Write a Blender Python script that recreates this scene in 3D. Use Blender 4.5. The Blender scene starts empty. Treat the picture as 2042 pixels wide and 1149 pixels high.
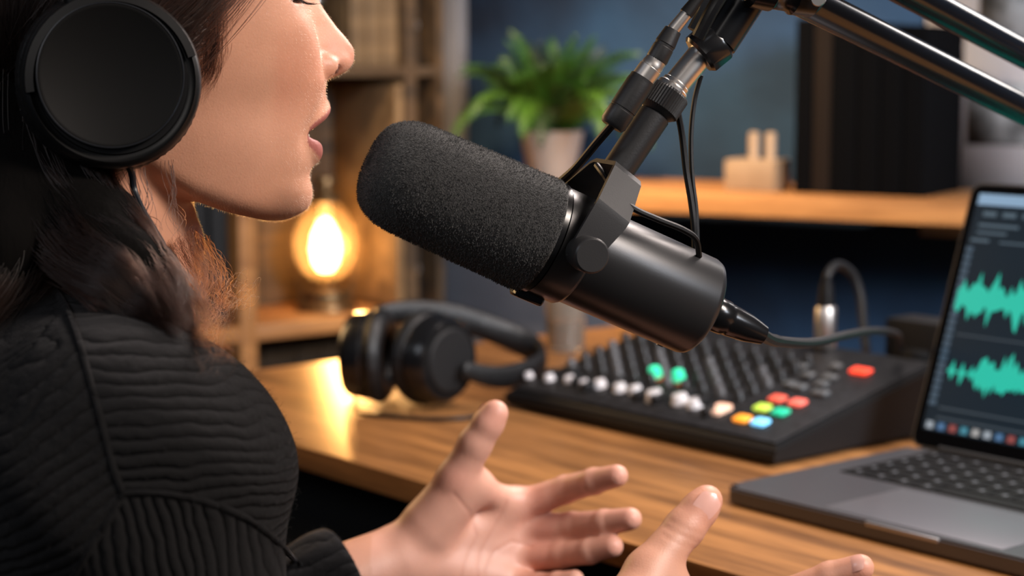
import bpy, bmesh, math, random
import numpy as np
from mathutils import Vector, Matrix, Quaternion
random.seed(7); rng = np.random.default_rng(7)
SC = bpy.context.scene
C = SC.collection
# ---------------------------------------------------------------- camera
CZ = 1.075; PIT = math.radians(7.0); F = 64/36*2042
CAM = Vector((0, 0, CZ))
FW = Vector((0, math.cos(PIT), -math.sin(PIT))); UP = Vector((0, math.sin(PIT), math.cos(PIT))); RT = Vector((1, 0, 0))
def ray(x, y): return FW + RT*((x-1021)/F) + UP*((574.5-y)/F)
def P(x, y, d): return CAM + ray(x, y)*d                       # point of the place seen at a pixel of the photograph, d metres deep
def onz(x, y, z): r = ray(x, y); return CAM + r*((z-CZ)/r.z)
def onplane(x, y, o, n): r = ray(x, y); return CAM + r*((o-CAM).dot(n)/r.dot(n))
cd = bpy.data.cameras.new('camera'); cam = bpy.data.objects.new('camera', cd); C.objects.link(cam)
cam.location = CAM; cam.rotation_euler = (math.pi/2-PIT, 0, 0)
cd.lens = 64; cd.sensor_width = 36; cd.clip_start = .05; cd.clip_end = 50
cd.dof.use_dof = True; cd.dof.focus_distance = .905; cd.dof.aperture_fstop = 7.0; cd.dof.aperture_blades = 0
SC.camera = cam
# ---------------------------------------------------------------- light
w = bpy.data.worlds.new('world'); SC.world = w; w.use_nodes = True
bg = w.node_tree.nodes['Background']; bg.inputs[0].default_value = (.035, .045, .06, 1); bg.inputs[1].default_value = .5
def area(name, loc, aim, size, power, col, sy=None, spread=None):
    l = bpy.data.lights.new(name, 'AREA'); l.energy = power; l.color = col; l.size = size
    if sy: l.shape = 'RECTANGLE'; l.size_y = sy
    if spread: l.spread = math.radians(spread)
    o = bpy.data.objects.new(name, l); C.objects.link(o); o.location = loc
    o.rotation_euler = (Vector(aim)-Vector(loc)).to_track_quat('-Z', 'Y').to_euler(); return o
def point(name, loc, r, power, col):
    l = bpy.data.lights.new(name, 'POINT'); l.energy = power; l.color = col; l.shadow_soft_size = r
    o = bpy.data.objects.new(name, l); C.objects.link(o); o.location = loc; return o
area('key_softbox', (.92, .46, 1.78), (-.10, .95, 1.0), .40, 22.5, (1, .86, .76))
area('top_softbox', (.50, 1.62, 1.66), (.08, .95, 1.0), .5, 14, (1, .86, .80), sy=.22)
area('back_warm_light', (-.95, 2.1, 1.35), (-.1, 1.3, .85), .45, 7, (1, .62, .28))
area('shelf_warm_light', (-.02, 2.05, 1.62), (.17, 2.5, .92), .14, 4.0, (1, .74, .46), spread=70)
area('cool_wall_fill', (1.20, .45, 1.55), (.55, 2.45, 1.0), .5, 20, (.84, .90, 1), spread=100)  # added cool fill for the right wall and poster, not a window
area('camera_side_fill', (-.55, -.75, 1.75), (-.05, 1.0, .95), 1.0, 4.5, (1, .93, .88))
area('right_rim_light', (.92, 1.84, 1.42), (.27, 1.05, 1.1), .22, 1.7, (1, .93, .88))
area('hair_cool_light', (-1.3, .2, 1.8), (-.35, .85, .95), .4, 3.5, (.85, .9, 1))
vs = SC.view_settings; SC.display_settings.display_device = 'sRGB'
vs.view_transform = 'Standard'; vs.look = 'None'; vs.gamma = 1; vs.exposure = 0; vs.use_curve_mapping = False
SC.cycles.use_denoising = True; SC.cycles.max_bounces = 8; SC.cycles.caustics_refractive = False; SC.cycles.caustics_reflective = False
SC.cycles.sample_clamp_indirect = 6
# ---------------------------------------------------------------- materials
def lin(c): return tuple((v/12.92 if v <= .04045 else ((v+.055)/1.055)**2.4) for v in c[:3])+(1,)
def mat(name, col, rough=.5, metal=0, spec=.5, emit=None, es=0, noise=None, bump=None, coat=0, sheen=0, trans=0, srgb=True, sss=0):
    """noise=(scale, col2, (sx,sy,sz), detail)  bump=(scale, strength, distance, (sx,sy,sz))"""
    m = bpy.data.materials.new(name); m.use_nodes = True; nt = m.node_tree; b = nt.nodes['Principled BSDF']; N = nt.nodes.new; L = nt.links.new
    c = lin(col) if srgb else tuple(col)+(1,)
    b.inputs['Base Color'].default_value = c; b.inputs['Roughness'].default_value = rough; b.inputs['Metallic'].default_value = metal
    b.inputs['Specular IOR Level'].default_value = spec
    if coat: b.inputs['Coat Weight'].default_value = coat; b.inputs['Coat Roughness'].default_value = .15
    if sheen: b.inputs['Sheen Weight'].default_value = sheen; b.inputs['Sheen Roughness'].default_value = .5
    if trans: b.inputs['Transmission Weight'].default_value = trans
    if sss: b.inputs['Subsurface Weight'].default_value = sss
    if emit: b.inputs['Emission Color'].default_value = lin(emit); b.inputs['Emission Strength'].default_value = es
    if noise or bump: tc = N('ShaderNodeTexCoord')
    if noise:
        mp = N('ShaderNodeMapping'); mp.inputs['Scale'].default_value = noise[2] if len(noise) > 2 else (1, 1, 1)
        n = N('ShaderNodeTexNoise'); n.inputs['Scale'].default_value = noise[0]; n.inputs['Detail'].default_value = noise[3] if len(noise) > 3 else 5
        r = N('ShaderNodeValToRGB'); r.color_ramp.elements[0].position = .35; r.color_ramp.elements[1].position = .66
        r.color_ramp.elements[0].color = c; r.color_ramp.elements[1].color = lin(noise[1])
        L(tc.outputs['Object'], mp.inputs[0]); L(mp.outputs[0], n.inputs[0]); L(n.outputs[0], r.inputs[0]); L(r.outputs[0], b.inputs['Base Color'])
    if bump:
        mp = N('ShaderNodeMapping'); mp.inputs['Scale'].default_value = bump[3] if len(bump) > 3 else (1, 1, 1)
        n = N('ShaderNodeTexNoise'); n.inputs['Scale'].default_value = bump[0]; n.inputs['Detail'].default_value = 4
        bp = N('ShaderNodeBump'); bp.inputs['Strength'].default_value = bump[1]; bp.inputs['Distance'].default_value = bump[2]
        L(tc.outputs['Object'], mp.inputs[0]); L(mp.outputs[0], n.inputs[0]); L(n.outputs[0], bp.inputs['Height']); L(bp.outputs[0], b.inputs['Normal'])
    return m
def wood(name, dark, light, rough=.4, scale=7, axis=(.35, 5, 5), coat=0):
    m = mat(name, dark, rough, coat=coat); nt = m.node_tree; b = nt.nodes['Principled BSDF']; N = nt.nodes.new; L = nt.links.new
    tc = N('ShaderNodeTexCoord'); mp = N('ShaderNodeMapping'); mp.inputs['Scale'].default_value = axis
    n1 = N('ShaderNodeTexNoise'); n1.inputs['Scale'].default_value = scale; n1.inputs['Detail'].default_value = 7; n1.inputs['Distortion'].default_value = .9
    n2 = N('ShaderNodeTexNoise'); n2.inputs['Scale'].default_value = scale*9; n2.inputs['Detail'].default_value = 4
    mx = N('ShaderNodeMix'); mx.inputs[0].default_value = .3
    r = N('ShaderNodeValToRGB'); r.color_ramp.elements[0].position = .33; r.color_ramp.elements[1].position = .64
    r.color_ramp.elements[0].color = lin(dark); r.color_ramp.elements[1].color = lin(light)
    L(tc.outputs['Object'], mp.inputs[0]); L(mp.outputs[0], n1.inputs[0]); L(mp.outputs[0], n2.inputs[0])
    L(n1.outputs[0], mx.inputs[2]); L(n2.outputs[0], mx.inputs[3]); L(mx.outputs[0], r.inputs[0]); L(r.outputs[0], b.inputs['Base Color'])
    bp = N('ShaderNodeBump'); bp.inputs['Strength'].default_value = .12; bp.inputs['Distance'].default_value = .002
    L(n2.outputs[0], bp.inputs['Height']); L(bp.outputs[0], b.inputs['Normal'])
    return m
M = {}
M['desk'] = wood('desk_wood', (.38, .245, .13), (.69, .48, .28), .36)
M['shelf'] = wood('shelf_wood', (.50, .32, .17), (.72, .50, .29), .5)
M['rustic'] = wood('rustic_wood', (.14, .10, .06), (.34, .25, .15), .75, scale=5)
M['crate'] = wood('crate_wood', (.34, .26, .17), (.52, .41, .28), .7, scale=5)
M['blackplastic'] = mat('black_plastic', (.10, .10, .105), .45, bump=(900, .12, .0005))
M['matte'] = mat('matte_black', (.07, .07, .075), .62, spec=.3)
M['gloss'] = mat('gloss_black', (.07, .07, .075), .22)
M['leather'] = mat('black_leather', (.05, .05, .055), .46, spec=.35, bump=(160, .5, .002))
M['micmetal'] = mat('mic_black_paint', (.19, .19, .195), .33, metal=.4, bump=(1500, .06, .0003))
M['yokemetal'] = mat('yoke_black_paint', (.19, .19, .195), .42, metal=.2, bump=(1500, .1, .0003))
M['foam'] = mat('foam', (.08, .08, .085), .95, spec=.2, sheen=.25, bump=(1500, 1, .003), noise=(1100, (.22, .22, .22)))
M['chrome'] = mat('chrome', (.90, .88, .86), .30, metal=1)
M['steel'] = mat('brushed_steel', (.82, .80, .78), .36, metal=1)
M['tube'] = mat('boom_black_paint', (.035, .035, .04), .20, spec=.4)
M['rubber'] = mat('cable_rubber', (.04, .04, .045), .5, spec=.3)
M['alu'] = mat('space_grey_aluminium', (.37, .37, .385), .42, metal=.75)
M['key'] = mat('key_black', (.03, .03, .035), .6, spec=.2)
M['legend'] = mat('key_legend', (.33, .34, .36), .5)
M['white'] = mat('white_cap', (.80, .79, .80), .4)
M['wallnavy'] = mat('navy_wall', (.025, .085, .16), .85, noise=(2.8, (.125, .25, .37), (1, 1, 1), 8), bump=(30, .3, .01))
M['wallslate'] = mat('slate_wall', (.13, .13, .13), .9)
M['floor'] = mat('dark_floor', (.09, .08, .075), .5)
M['black'] = mat('dark_void_paint', (.05, .05, .055), .8)
# ---------------------------------------------------------------- mesh helpers
def newobj(name, me, m=None, parent=None, smooth=True):
    o = bpy.data.objects.new(name, me); C.objects.link(o)
    if m is not None: me.materials.append(M[m] if isinstance(m, str) else m)
    if parent is not None: o.parent = parent
    if smooth and len(me.polygons): me.polygons.foreach_set('use_smooth', [True]*len(me.polygons))
    return o
def fin(bm, name, m=None, parent=None, smooth=True, mw=None, sharp=35):
    bmesh.ops.recalc_face_normals(bm, faces=bm.faces)
    if smooth:
        for e in bm.edges:
            if len(e.link_faces) == 2 and e.calc_face_angle(0) > math.radians(sharp): e.smooth = False
    me = bpy.data.meshes.new(name); bm.to_mesh(me); bm.free()
    o = newobj(name, me, m, parent, smooth)
    if mw is not None: o.matrix_local = mw
    return o
def T(x, y=0, z=0): return Matrix.Translation((x, y, z) if not isinstance(x, Vector) else x)
def Rz(a): return Matrix.Rotation(a, 4, 'Z')
def Rx(a): return Matrix.Rotation(a, 4, 'X')
def Ry(a): return Matrix.Rotation(a, 4, 'Y')
def frame(o, x, y, z): 
    m = Matrix.Identity(4)
    for i, v in enumerate((x, y, z)):
        for j in range(3): m[j][i] = v[j]
    for j in range(3): m[j][3] = o[j]
    return m
def zto(a, b):      # frame at a with z toward b
    a, b = Vector(a), Vector(b); q = (b-a).to_track_quat('Z', 'Y'); return Matrix.Translation(a) @ q.to_matrix().to_4x4()
def abox(bm, c, s, mw=None, bev=0, seg=2):
    r = bmesh.ops.create_cube(bm, size=1); vv = r['verts']
    bmesh.ops.scale(bm, vec=s, verts=vv)
    if bev:
        ee = list({e for v in vv for e in v.link_edges})
        r2 = bmesh.ops.bevel(bm, geom=ee, offset=bev, segments=seg, affect='EDGES', profile=.6); vv = list({v for f in r2['faces'] for v in f.verts} | set(v for v in vv if v.is_valid))
    bmesh.ops.translate(bm, vec=c, verts=vv)
    if mw is not None: bmesh.ops.transform(bm, matrix=mw, verts=vv)
def box(name, c, s, m, parent=None, bev=.001, mw=None, seg=2):
    bm = bmesh.new(); abox(bm, c, s, mw, bev, seg); return fin(bm, name, m, parent)
def alathe(bm, prof, n=48, mw=None):
    mw = mw or Matrix.Identity(4); rings = []
    for r, z in prof:
        if r < 1e-6: rings.append([bm.verts.new(mw @ Vector((0, 0, z)))])
        else: rings.append([bm.verts.new(mw @ Vector((r*math.cos(2*math.pi*k/n), r*math.sin(2*math.pi*k/n), z))) for k in range(n)])
    for a, b in zip(rings, rings[1:]):
        for k in range(n):
            k2 = (k+1) % n
            if len(a) == 1 and len(b) == 1: continue
            if len(a) == 1: bm.faces.new((a[0], b[k2], b[k]))
            elif len(b) == 1: bm.faces.new((a[k], a[k2], b[0]))
            else: bm.faces.new((a[k], a[k2], b[k2], b[k]))
def lathe(name, prof, m, parent=None, mw=None, n=48, sharp=35):
    bm = bmesh.new(); alathe(bm, prof, n, mw); return fin(bm, name, m, parent, sharp=sharp)
def catmull(pts, sub=8):
    pts = [Vector(p) for p in pts]; out = []
    for i in range(len(pts)-1):
        p0 = pts[max(i-1, 0)]; p1 = pts[i]; p2 = pts[i+1]; p3 = pts[min(i+2, len(pts)-1)]
        for k in range(sub):
            t = k/sub; out.append(.5*((2*p1)+(p2-p0)*t+(2*p0-5*p1+4*p2-p3)*t*t+(3*p1-p0-3*p2+p3)*t**3))
    out.append(pts[-1]); return out
def atube(bm, pts, r, n=10, cap=True):
    pts = [Vector(p) for p in pts]; rs = r if isinstance(r, (list, tuple)) else [r]*len(pts); rings = []; up = None
    for i, p in enumerate(pts):
        t = (pts[min(i+1, len(pts)-1)]-pts[max(i-1, 0)]).normalized()
        if up is None: up = t.orthogonal().normalized()
        up = (up-t*up.dot(t)).normalized(); s = t.cross(up)
        rings.append([bm.verts.new(p+(up*math.cos(2*math.pi*k/n)+s*math.sin(2*math.pi*k/n))*rs[i]) for k in range(n)])
    for a, b in zip(rings, rings[1:]):
        for k in range(n): bm.faces.new((a[k], a[(k+1) % n], b[(k+1) % n], b[k]))
    if cap: bm.faces.new(rings[0][::-1]); bm.faces.new(rings[-1])
def tube(name, pts, r, m, parent=None, n=10, sub=8):
    bm = bmesh.new(); atube(bm, catmull(pts, sub) if sub else pts, r, n); return fin(bm, name, m, parent)
def aprism(bm, poly, z0, z1, mw=None):
    mw = mw or Matrix.Identity(4)
    a = [bm.verts.new(mw @ Vector((x, y, z0))) for x, y in poly]; b = [bm.verts.new(mw @ Vector((x, y, z1))) for x, y in poly]
    n = len(poly); bm.faces.new(a[::-1]); bm.faces.new(b)
    for k in range(n): bm.faces.new((a[k], a[(k+1) % n], b[(k+1) % n], b[k]))
def thing(name, label, cat, mw=None, group=None):
    o = bpy.data.objects.new(name, None); C.objects.link(o); o.empty_display_size = .02
    if mw is not None: o.matrix_world = mw
    o['label'] = label; o['category'] = cat
    if group: o['group'] = group
    return o
def tag(o, label, cat, group=None):
    o['label'] = label; o['category'] = cat
    if group: o['group'] = group
    return o
def struct(o): o['kind'] = 'structure'; return o
def cp(o, parent, mw=None, label=None):
    c = o.copy(); C.objects.link(c); c.parent = parent
    if mw is not None: c.matrix_local = mw
    if label: c['label'] = label
    return c
# ================================================================ room
D1 = Vector((.637, -.771, 0)); D2 = Vector((.771, .637, 0)); Z = Vector((0, 0, 1))
E1 = Vector((.857, -.515, 0)).normalized(); EN = Vector((-E1.y, E1.x, 0))     # right wall runs along E1, EN points into it
CORN = Vector((-.108, 2.92, 0))
def slab(name, a, b, c, d, th, m):
    """wall panel through four corners, thickened by th along its normal"""
    bm = bmesh.new(); v = [bm.verts.new(p) for p in (a, b, c, d)]; n = (Vector(b)-Vector(a)).cross(Vector(d)-Vector(a)).normalized()
    v2 = [bm.verts.new(Vector(p)+n*th) for p in (a, b, c, d)]
    bm.faces.new(v); bm.faces.new(v2[::-1])
    for k in range(4): bm.faces.new((v[k], v2[k], v2[(k+1) % 4], v[(k+1) % 4]))
    return struct(fin(bm, name, m, smooth=False))
WH = 2.6
def vert(o, dz): return Vector((o.x, o.y, dz))
WR1 = CORN + E1*3.6
slab('wall_back', vert(CORN, 0), vert(WR1, 0), vert(WR1, WH), vert(CORN, WH), -.08, 'wallnavy')
WL1 = CORN - D2*4.2 + Vector((0, 0, 0))
CL = CORN + Vector((-.30*.637*0-.0, 0, 0))
# left wall stands behind the bookcase
BW = CORN + (-D1)*.26
WLa = BW - D2*4.2
slab('wall_left', vert(WLa, 0), vert(BW+D2*.5, 0), vert(BW+D2*.5, WH), vert(WLa, WH), -.08, 'wallslate')
bm = bmesh.new(); v = [bm.verts.new(p) for p in ((-4, -1.2, 0), (3.4, -1.2, 0), (3.4, 4, 0), (-4, 4, 0))]; bm.faces.new(v)
r = bmesh.ops.extrude_face_region(bm, geom=bm.faces[:]); bmesh.ops.translate(bm, vec=(0, 0, -.1), verts=[x for x in r['geom'] if isinstance(x, bmesh.types.BMVert)])
struct(fin(bm, 'floor', 'floor', smooth=False))
# pale post at the corner and the grey panel under the plant shelf
o = box('trim_1', (0, 0, WH/2), (.031, .03, WH), mat('pale_grey_paint', (.52, .50, .50), .7, noise=(8, (.42, .41, .42), (1, 1, .3))), bev=.002, mw=frame(P(906, 300, 2.80)*1, E1, EN, Z) @ T(0, 0, -P(906, 300, 2.80).z)); struct(o)
# pale slate board leaning against the wall low down behind the desk
pa = P(1000, 600, 2.70)
pb = thing('slate_board', 'pale slate-grey board standing behind the desk below the plant shelf', 'board', frame(Vector((pa.x, pa.y, .0)), E1, EN, Z))
box('panel', (.03, .0, .425), (.32, .018, .85), mat('slate_board_paint', (.34, .35, .38), .75, noise=(5, (.26, .27, .30))), pb, bev=.003)
# wall shelf
SZ0 = P(1600, 383, 2.32).z
so = onplane(1250, 372, P(1600, 395, 2.30), EN)
sh = thing('wall_shelf', 'thick honey-coloured wooden shelf on the navy wall above the desk', 'shelf', frame(Vector((so.x, so.y, 0)), E1, EN, Z))
def sp(px, py): 
    p = onplane(px, py, P(1600, 395, 2.30), EN); return (p-Vector((so.x, so.y, 0))).dot(E1), p.z
x2, z2 = sp(1600, 392); x2b, z2b = sp(1600, 437)
SHT = z2; SHL = -.42
box('board', ((SHL+1.5)/2, .12, (z2+z2b)/2), (1.5-SHL, .24, z2-z2b), 'shelf', sh, bev=.002)
for bx in (-.3, 1.1):
    bm = bmesh.new(); abox(bm, (bx, .225, z2b-.08), (.03, .012, .16)); abox(bm, (bx, .12, z2b-.006), (.03, .2, .01)); fin(bm, 'bracket', 'matte', sh)
def onshelf(px, depth_in):   # frame on the shelf top under pixel column px, depth_in behind its front edge
    o0 = P(1600, 395, 2.30) + EN*depth_in
    p = onplane(px, 390, o0, EN); return Vector((p.x, p.y, SHT))
# ---- plant
pp = onshelf(1100, .12); pd = (pp-CAM).dot(FW); k = pd/F
pt = thing('potted_fern', 'bushy green fern in a pale tapered ceramic pot on the wall shelf', 'plant', frame(pp, E1, EN, Z))
ph = 98*k
M['pot'] = mat('pale_ceramic', (.56, .53, .50), .5)
lathe('pot', [(0, .0), (.031, 0), (.033, .004), (.0445, ph-.006), (.0465, ph), (.0425, ph), (.041, ph-.012), (0, ph-.012)], 'pot', pt)
lathe('soil', [(0, ph-.004), (.0415, ph-.008), (.0405, ph-.0118), (0, ph-.0118)], mat('soil', (.12, .09, .07), .9, bump=(80, .6, .004)), pt)
M['leaf'] = mat('fern_green', (.13, .27, .05), .5, noise=(14, (.24, .38, .08)), sss=0)
M['leafd'] = mat('fern_dark_green', (.05, .12, .05), .55, noise=(14, (.09, .19, .06)))
def frond(length, curve, nl, wid):
    bm = bmesh.new(); pts = []
    for i in range(nl+1):
        t = i/nl; a = math.radians(88)-curve*t*t
        pts.append(Vector((pts[-1].x+math.cos(a)*length/nl, 0, pts[-1].z+math.sin(a)*length/nl)) if pts else Vector((0, 0, 0)))
    atube(bm, pts, .0009, 4)
    for i in range(2, nl+1):
        t = i/nl; w = wid*math.sin(math.pi*min(1, t*.86+.12))**.8; d = (pts[i]-pts[i-1]).normalized(); n = Vector((-d.z, 0, d.x))
        for s in (-1, 1):
            side = Vector((0, s, 0))*.85+d*.5+n*.1; b = pts[i]; e = b+side.normalized()*w
            h = length/nl*.62
            a_ = bm.verts.new(b-d*h*.4); m1 = bm.verts.new((b+e)/2-d*h*.55+n*.002); tip = bm.verts.new(e-n*.004); m2 = bm.verts.new((b+e)/2+d*h*.55+n*.002); c_ = bm.verts.new(b+d*h*.4)
            bm.faces.new((a_, m1, tip, m2, c_))
    return bm
protos = []
for q, (L_, cv, nl, wd) in enumerate([(.135, .5, 20, .026), (.15, 1.3, 22, .028), (.15, 2.2, 22, .026), (.11, .8, 17, .024)]):
    for mm in ('leaf', 'leafd'):
        bm = frond(L_, cv, nl, wd); me = bpy.data.meshes.new('frond'); bm.to_mesh(me); bm.free(); me.materials.append(M[mm]); protos.append(me)
for i in range(84):
    q = i % 4; me = protos[q*2+(1 if rng.random() < .3 else 0)]
    o = bpy.data.objects.new('frond', me); C.objects.link(o); o.parent = pt
    az = i*2.399; tilt = [.08, .38, .62, .25][q]*rng.uniform(.5, 1.5)
    o.matrix_local = T(math.cos(az)*.018, math.sin(az)*.018, ph-.008) @ Rz(az) @ Ry(tilt) @ Rx(rng.uniform(-.4, .4)) @ Matrix.Scale(rng.uniform(.9, 1.2), 4)
# ---- candle block
cpz = onshelf(1510, .08); kk = (cpz-CAM).dot(FW)/F
cb = thing('candle_block', 'squat beige block holding two small pale candles on the wall shelf', 'candle holder', frame(cpz, E1, EN, Z))
hb = 62*kk
box('block', (0, 0, hb/2), (108*kk, .055, hb), mat('beige_ceramic', (.56, .46, .36), .6, noise=(20, (.50, .40, .30))), cb, bev=.003)
for dx in (-9, 27):
    lathe('candle', [(0, hb), (.0068, hb), (.0068, hb+.033), (.005, hb+.035), (0, hb+.034)], mat('candle_wax', (.60, .50, .40), .5), cb, T(dx*kk, 0, 0), n=20)
    lathe('wick', [(.0008, hb+.034), (.0008, hb+.040), (0, hb+.040)], 'matte', cb, T(dx*kk, 0, 0), n=6)
# ---- binders
bx0 = [1582, 1618, 1655, 1706, 1752, 1798, 1842]
names = ['leftmost black binder standing beside the beige candle block on the wall shelf', 'thin dark brown binder standing second in the row on the wall shelf',
 'black binder standing right of the dark brown one on the wall shelf', 'broad black binder in the middle of the binder row on the shelf',
 'black binder second from the right end of the shelf row', 'rightmost black binder of the row, standing by the pale poster']
M['binder'] = mat('binder_black', (.03, .03, .034), .9, spec=.03, noise=(6, (.02, .02, .024), (1, 1, .2)))
M['binderb'] = mat('binder_brown', (.11, .08, .06), .8, spec=.08, noise=(6, (.08, .06, .05), (1, 1, .2)))
for i in range(6):
    a = onshelf(bx0[i], .06); b = onshelf(bx0[i+1], .06); kb = (a-CAM).dot(FW)/F; wd = (b-a).length; hh = (340+rng.uniform(-5, 5))*kb
    t = thing('binder', names[i], 'binder', frame((a+b)/2, E1, EN, Z), group='row of dark binders on the wall shelf')
    mm = 'binderb' if i == 1 else 'binder'
    bm = bmesh.new(); abox(bm, (0, .0, hh/2), (wd-.0015, .004, hh), bev=.0015); abox(bm, (-wd/2+.003, .077, hh/2), (.003, .15, hh)); abox(bm, (wd/2-.003, .077, hh/2), (.003, .15, hh)); fin(bm, 'cover', mm, t)
    box('pages', (0, .078, hh/2), (wd-.009, .14, hh-.012), mat('paper_pages', (.07, .07, .07), .9, spec=.1) if i == 0 else bpy.data.materials['paper_pages'], t, bev=0)
# ---- poster with two photographs
wp = CORN + E1*.9
def onwall(px, py, off=.0): return onplane(px, py, Vector((CORN.x, CORN.y, 0)) - EN*off, EN)
tl = onwall(1850, -60, .004); br = onwall(1850, 470, .004)
hgt = tl.z-br.z
po = thing('photo_poster', 'large pale grey poster with blurred black and white photographs pinned to the navy wall', 'poster', frame(Vector((tl.x, tl.y, br.z)), E1, EN, Z))
pm = mat('poster_paper', (.86, .84, .85), .8, noise=(3, (.74, .73, .76)))
box('sheet', (.25, 0, hgt/2), (.50, .003, hgt), pm, po, bev=0)
phm = mat('black_white_photograph', (.03, .03, .035), .6, noise=(20, (.55, .55, .55), (1, 1, .7), 3))
for (xa, ya, xb, yb) in ((1955, -50, 2065, 85), (1930, 165, 2075, 292)):
    a = onwall(xa, ya, .007)-tl; b = onwall(xb, yb, .007)-tl
    box('photograph', ((a.dot(E1)+b.dot(E1))/2, -.0022, hgt+(a.z+b.z)/2), (b.dot(E1)-a.dot(E1), .0012, a.z-b.z), phm, po, bev=0)
# ================================================================ bookcase
# front plane runs along D2 through the point below
BF = P(495, 600, 2.50); BN = -D1     # BN points away from the camera side, into the case
bo = Vector((BF.x, BF.y, 0))
bc = thing('bookcase', 'rustic open wooden bookcase in the corner with a glowing lantern on its lower shelf', 'bookcase', frame(bo, D2, BN, Z))
def bp(px, py, dep=0.0): 
    p = onplane(px, py, bo+BN*dep, BN); return (p-bo).dot(D2), p.z
BD = .17
xl = bp(483, 600)[0]; xm = bp(822, 400)[0]; xr = bp(886, 400)[0]; zs = bp(600, 640)[1]; zt = bp(780, 133)[1]
xo = xl-.34
for (xx, tt) in ((xl+.010, .026), (xm, .02), (xr-.006, .012), (xo, .02)):
    box('upright', (xx, BD/2, .98), (tt, BD, 1.94), 'shelf' if xx == xl+.010 else 'rustic', bc, bev=.001)
for zz, tt in ((zs, .022), (zt, .014), (.06, .02), (zs-.34, .02), (1.94, .02)):
    for (xa, xb) in ((xo+.01, xl-.003), (xl+.023, xm-.01), (xm+.01, xr-.012)):
        box('shelf_board', ((xa+xb)/2, BD/2, zz-tt/2), (xb-xa, BD-.002, tt), 'shelf' if zz == zs else 'rustic', bc, bev=.001)
xx = xo+.01; i = 0
while xx < xr-.02:
    ww = .052+.01*math.sin(i*2.3); ww = min(ww, xr-.01-xx)
    box('back_plank', (xx+ww/2, BD+.006+.001*(i % 2), .98), (ww-.002, .012, 1.9), 'rustic', bc, bev=.001); xx += ww; i += 1
# inner slab of pale wood at the right of the lantern bay
box('side_panel', (xm-.018, BD/2, (zs+zt)/2-.01), (.012, BD-.01, zt-zs-.03), 'crate', bc, bev=.001)
# lantern
lp = onplane(650, 575, bo+BN*.075, BN); lz = zs
lx = (lp-bo).dot(D2)
ln = thing('oil_lantern', 'old brass oil lantern with a glowing white-hot bulb on the lower bookcase shelf', 'lantern', frame(bo+D2*lx+BN*.075+Z*lz, D2, BN, Z))
ks = (ln.matrix_world.translation-CAM).dot(FW)/F
M['brass'] = mat('aged_brass', (.42, .33, .22), .4, metal=.8)
lathe('base', [(0, .001), (60*ks, .001), (62*ks, 4*ks), (60*ks, 12*ks), (48*ks, 18*ks), (46*ks, 40*ks), (38*ks, 48*ks), (0, 48*ks)], 'brass', ln)
lathe('burner', [(0, 48*ks), (26*ks, 48*ks), (28*ks, 60*ks), (22*ks, 66*ks), (20*ks, 78*ks), (0, 78*ks)], 'brass', ln)
gm = bpy.data.materials.new('amber_globe_glass'); gm.use_nodes = True; nt = gm.node_tree; nt.nodes.clear()
out = nt.nodes.new('ShaderNodeOutputMaterial'); mx = nt.nodes.new('ShaderNodeMixShader'); t1 = nt.nodes.new('ShaderNodeBsdfTransparent'); t1.inputs[0].default_value = (1, .86, .66, 1)
mx2 = nt.nodes.new('ShaderNodeMixShader'); g1 = nt.nodes.new('ShaderNodeBsdfGlossy'); g1.inputs['Roughness'].default_value = .1; tr = nt.nodes.new('ShaderNodeBsdfTranslucent'); tr.inputs[0].default_value = (1, .7, .4, 1)
mx.inputs[0].default_value = .13; mx2.inputs[0].default_value = .35
nt.links.new(t1.outputs[0], mx.inputs[1]); nt.links.new(mx2.outputs[0], mx.inputs[2]); nt.links.new(tr.outputs[0], mx2.inputs[1]); nt.links.new(g1.outputs[0], mx2.inputs[2]); nt.links.new(mx.outputs[0], out.inputs[0])
gprof = [(26, 60), (46, 78), (60, 105), (64, 135), (58, 165), (42, 192), (30, 210), (26, 218)]
lathe('globe', [(r*ks, z*ks) for r, z in gprof]+[((r-2.5)*ks, z*ks) for r, z in gprof[::-1]], gm, ln, sharp=80)
lathe('cap', [(30*ks, 214*ks), (34*ks, 216*ks), (34*ks, 226*ks), (20*ks, 236*ks), (20*ks, 252*ks), (26*ks, 254*ks), (24*ks, 264*ks), (0, 270*ks)], 'brass', ln)
tube('handle', [(-34*ks, 0, 220*ks), (-74*ks, 0, 200*ks), (-82*ks, 0, 130*ks), (-66*ks, 0, 60*ks), (-58*ks, 0, 10*ks)], .0018, 'brass', ln, n=6)
tube('handle', [(34*ks, 0, 220*ks), (74*ks, 0, 200*ks), (82*ks, 0, 130*ks), (66*ks, 0, 60*ks), (58*ks, 0, 10*ks)], .0018, 'brass', ln, n=6)
lathe('bulb', [(0, 76*ks), (14*ks, 79*ks), (25*ks, 96*ks), (29*ks, 122*ks), (25*ks, 150*ks), (13*ks, 175*ks), (0, 186*ks)], mat('bulb_glow', (1, .8, .5), .5, emit=(1, .86, .64), es=30), ln, sharp=80)
sl = bpy.data.lights.new('lantern_glow', 'SPOT'); sl.energy = 30; sl.color = (1, .62, .28); sl.spot_size = math.radians(34); sl.spot_blend = 1; sl.shadow_soft_size = .03
so_ = bpy.data.objects.new('lantern_glow', sl); C.objects.link(so_); so_.location = ln.matrix_world @ Vector((0, -.03, 130*ks)); so_.rotation_euler = (P(620, 380, .93)-so_.location).to_track_quat('-Z', 'Y').to_euler()
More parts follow.
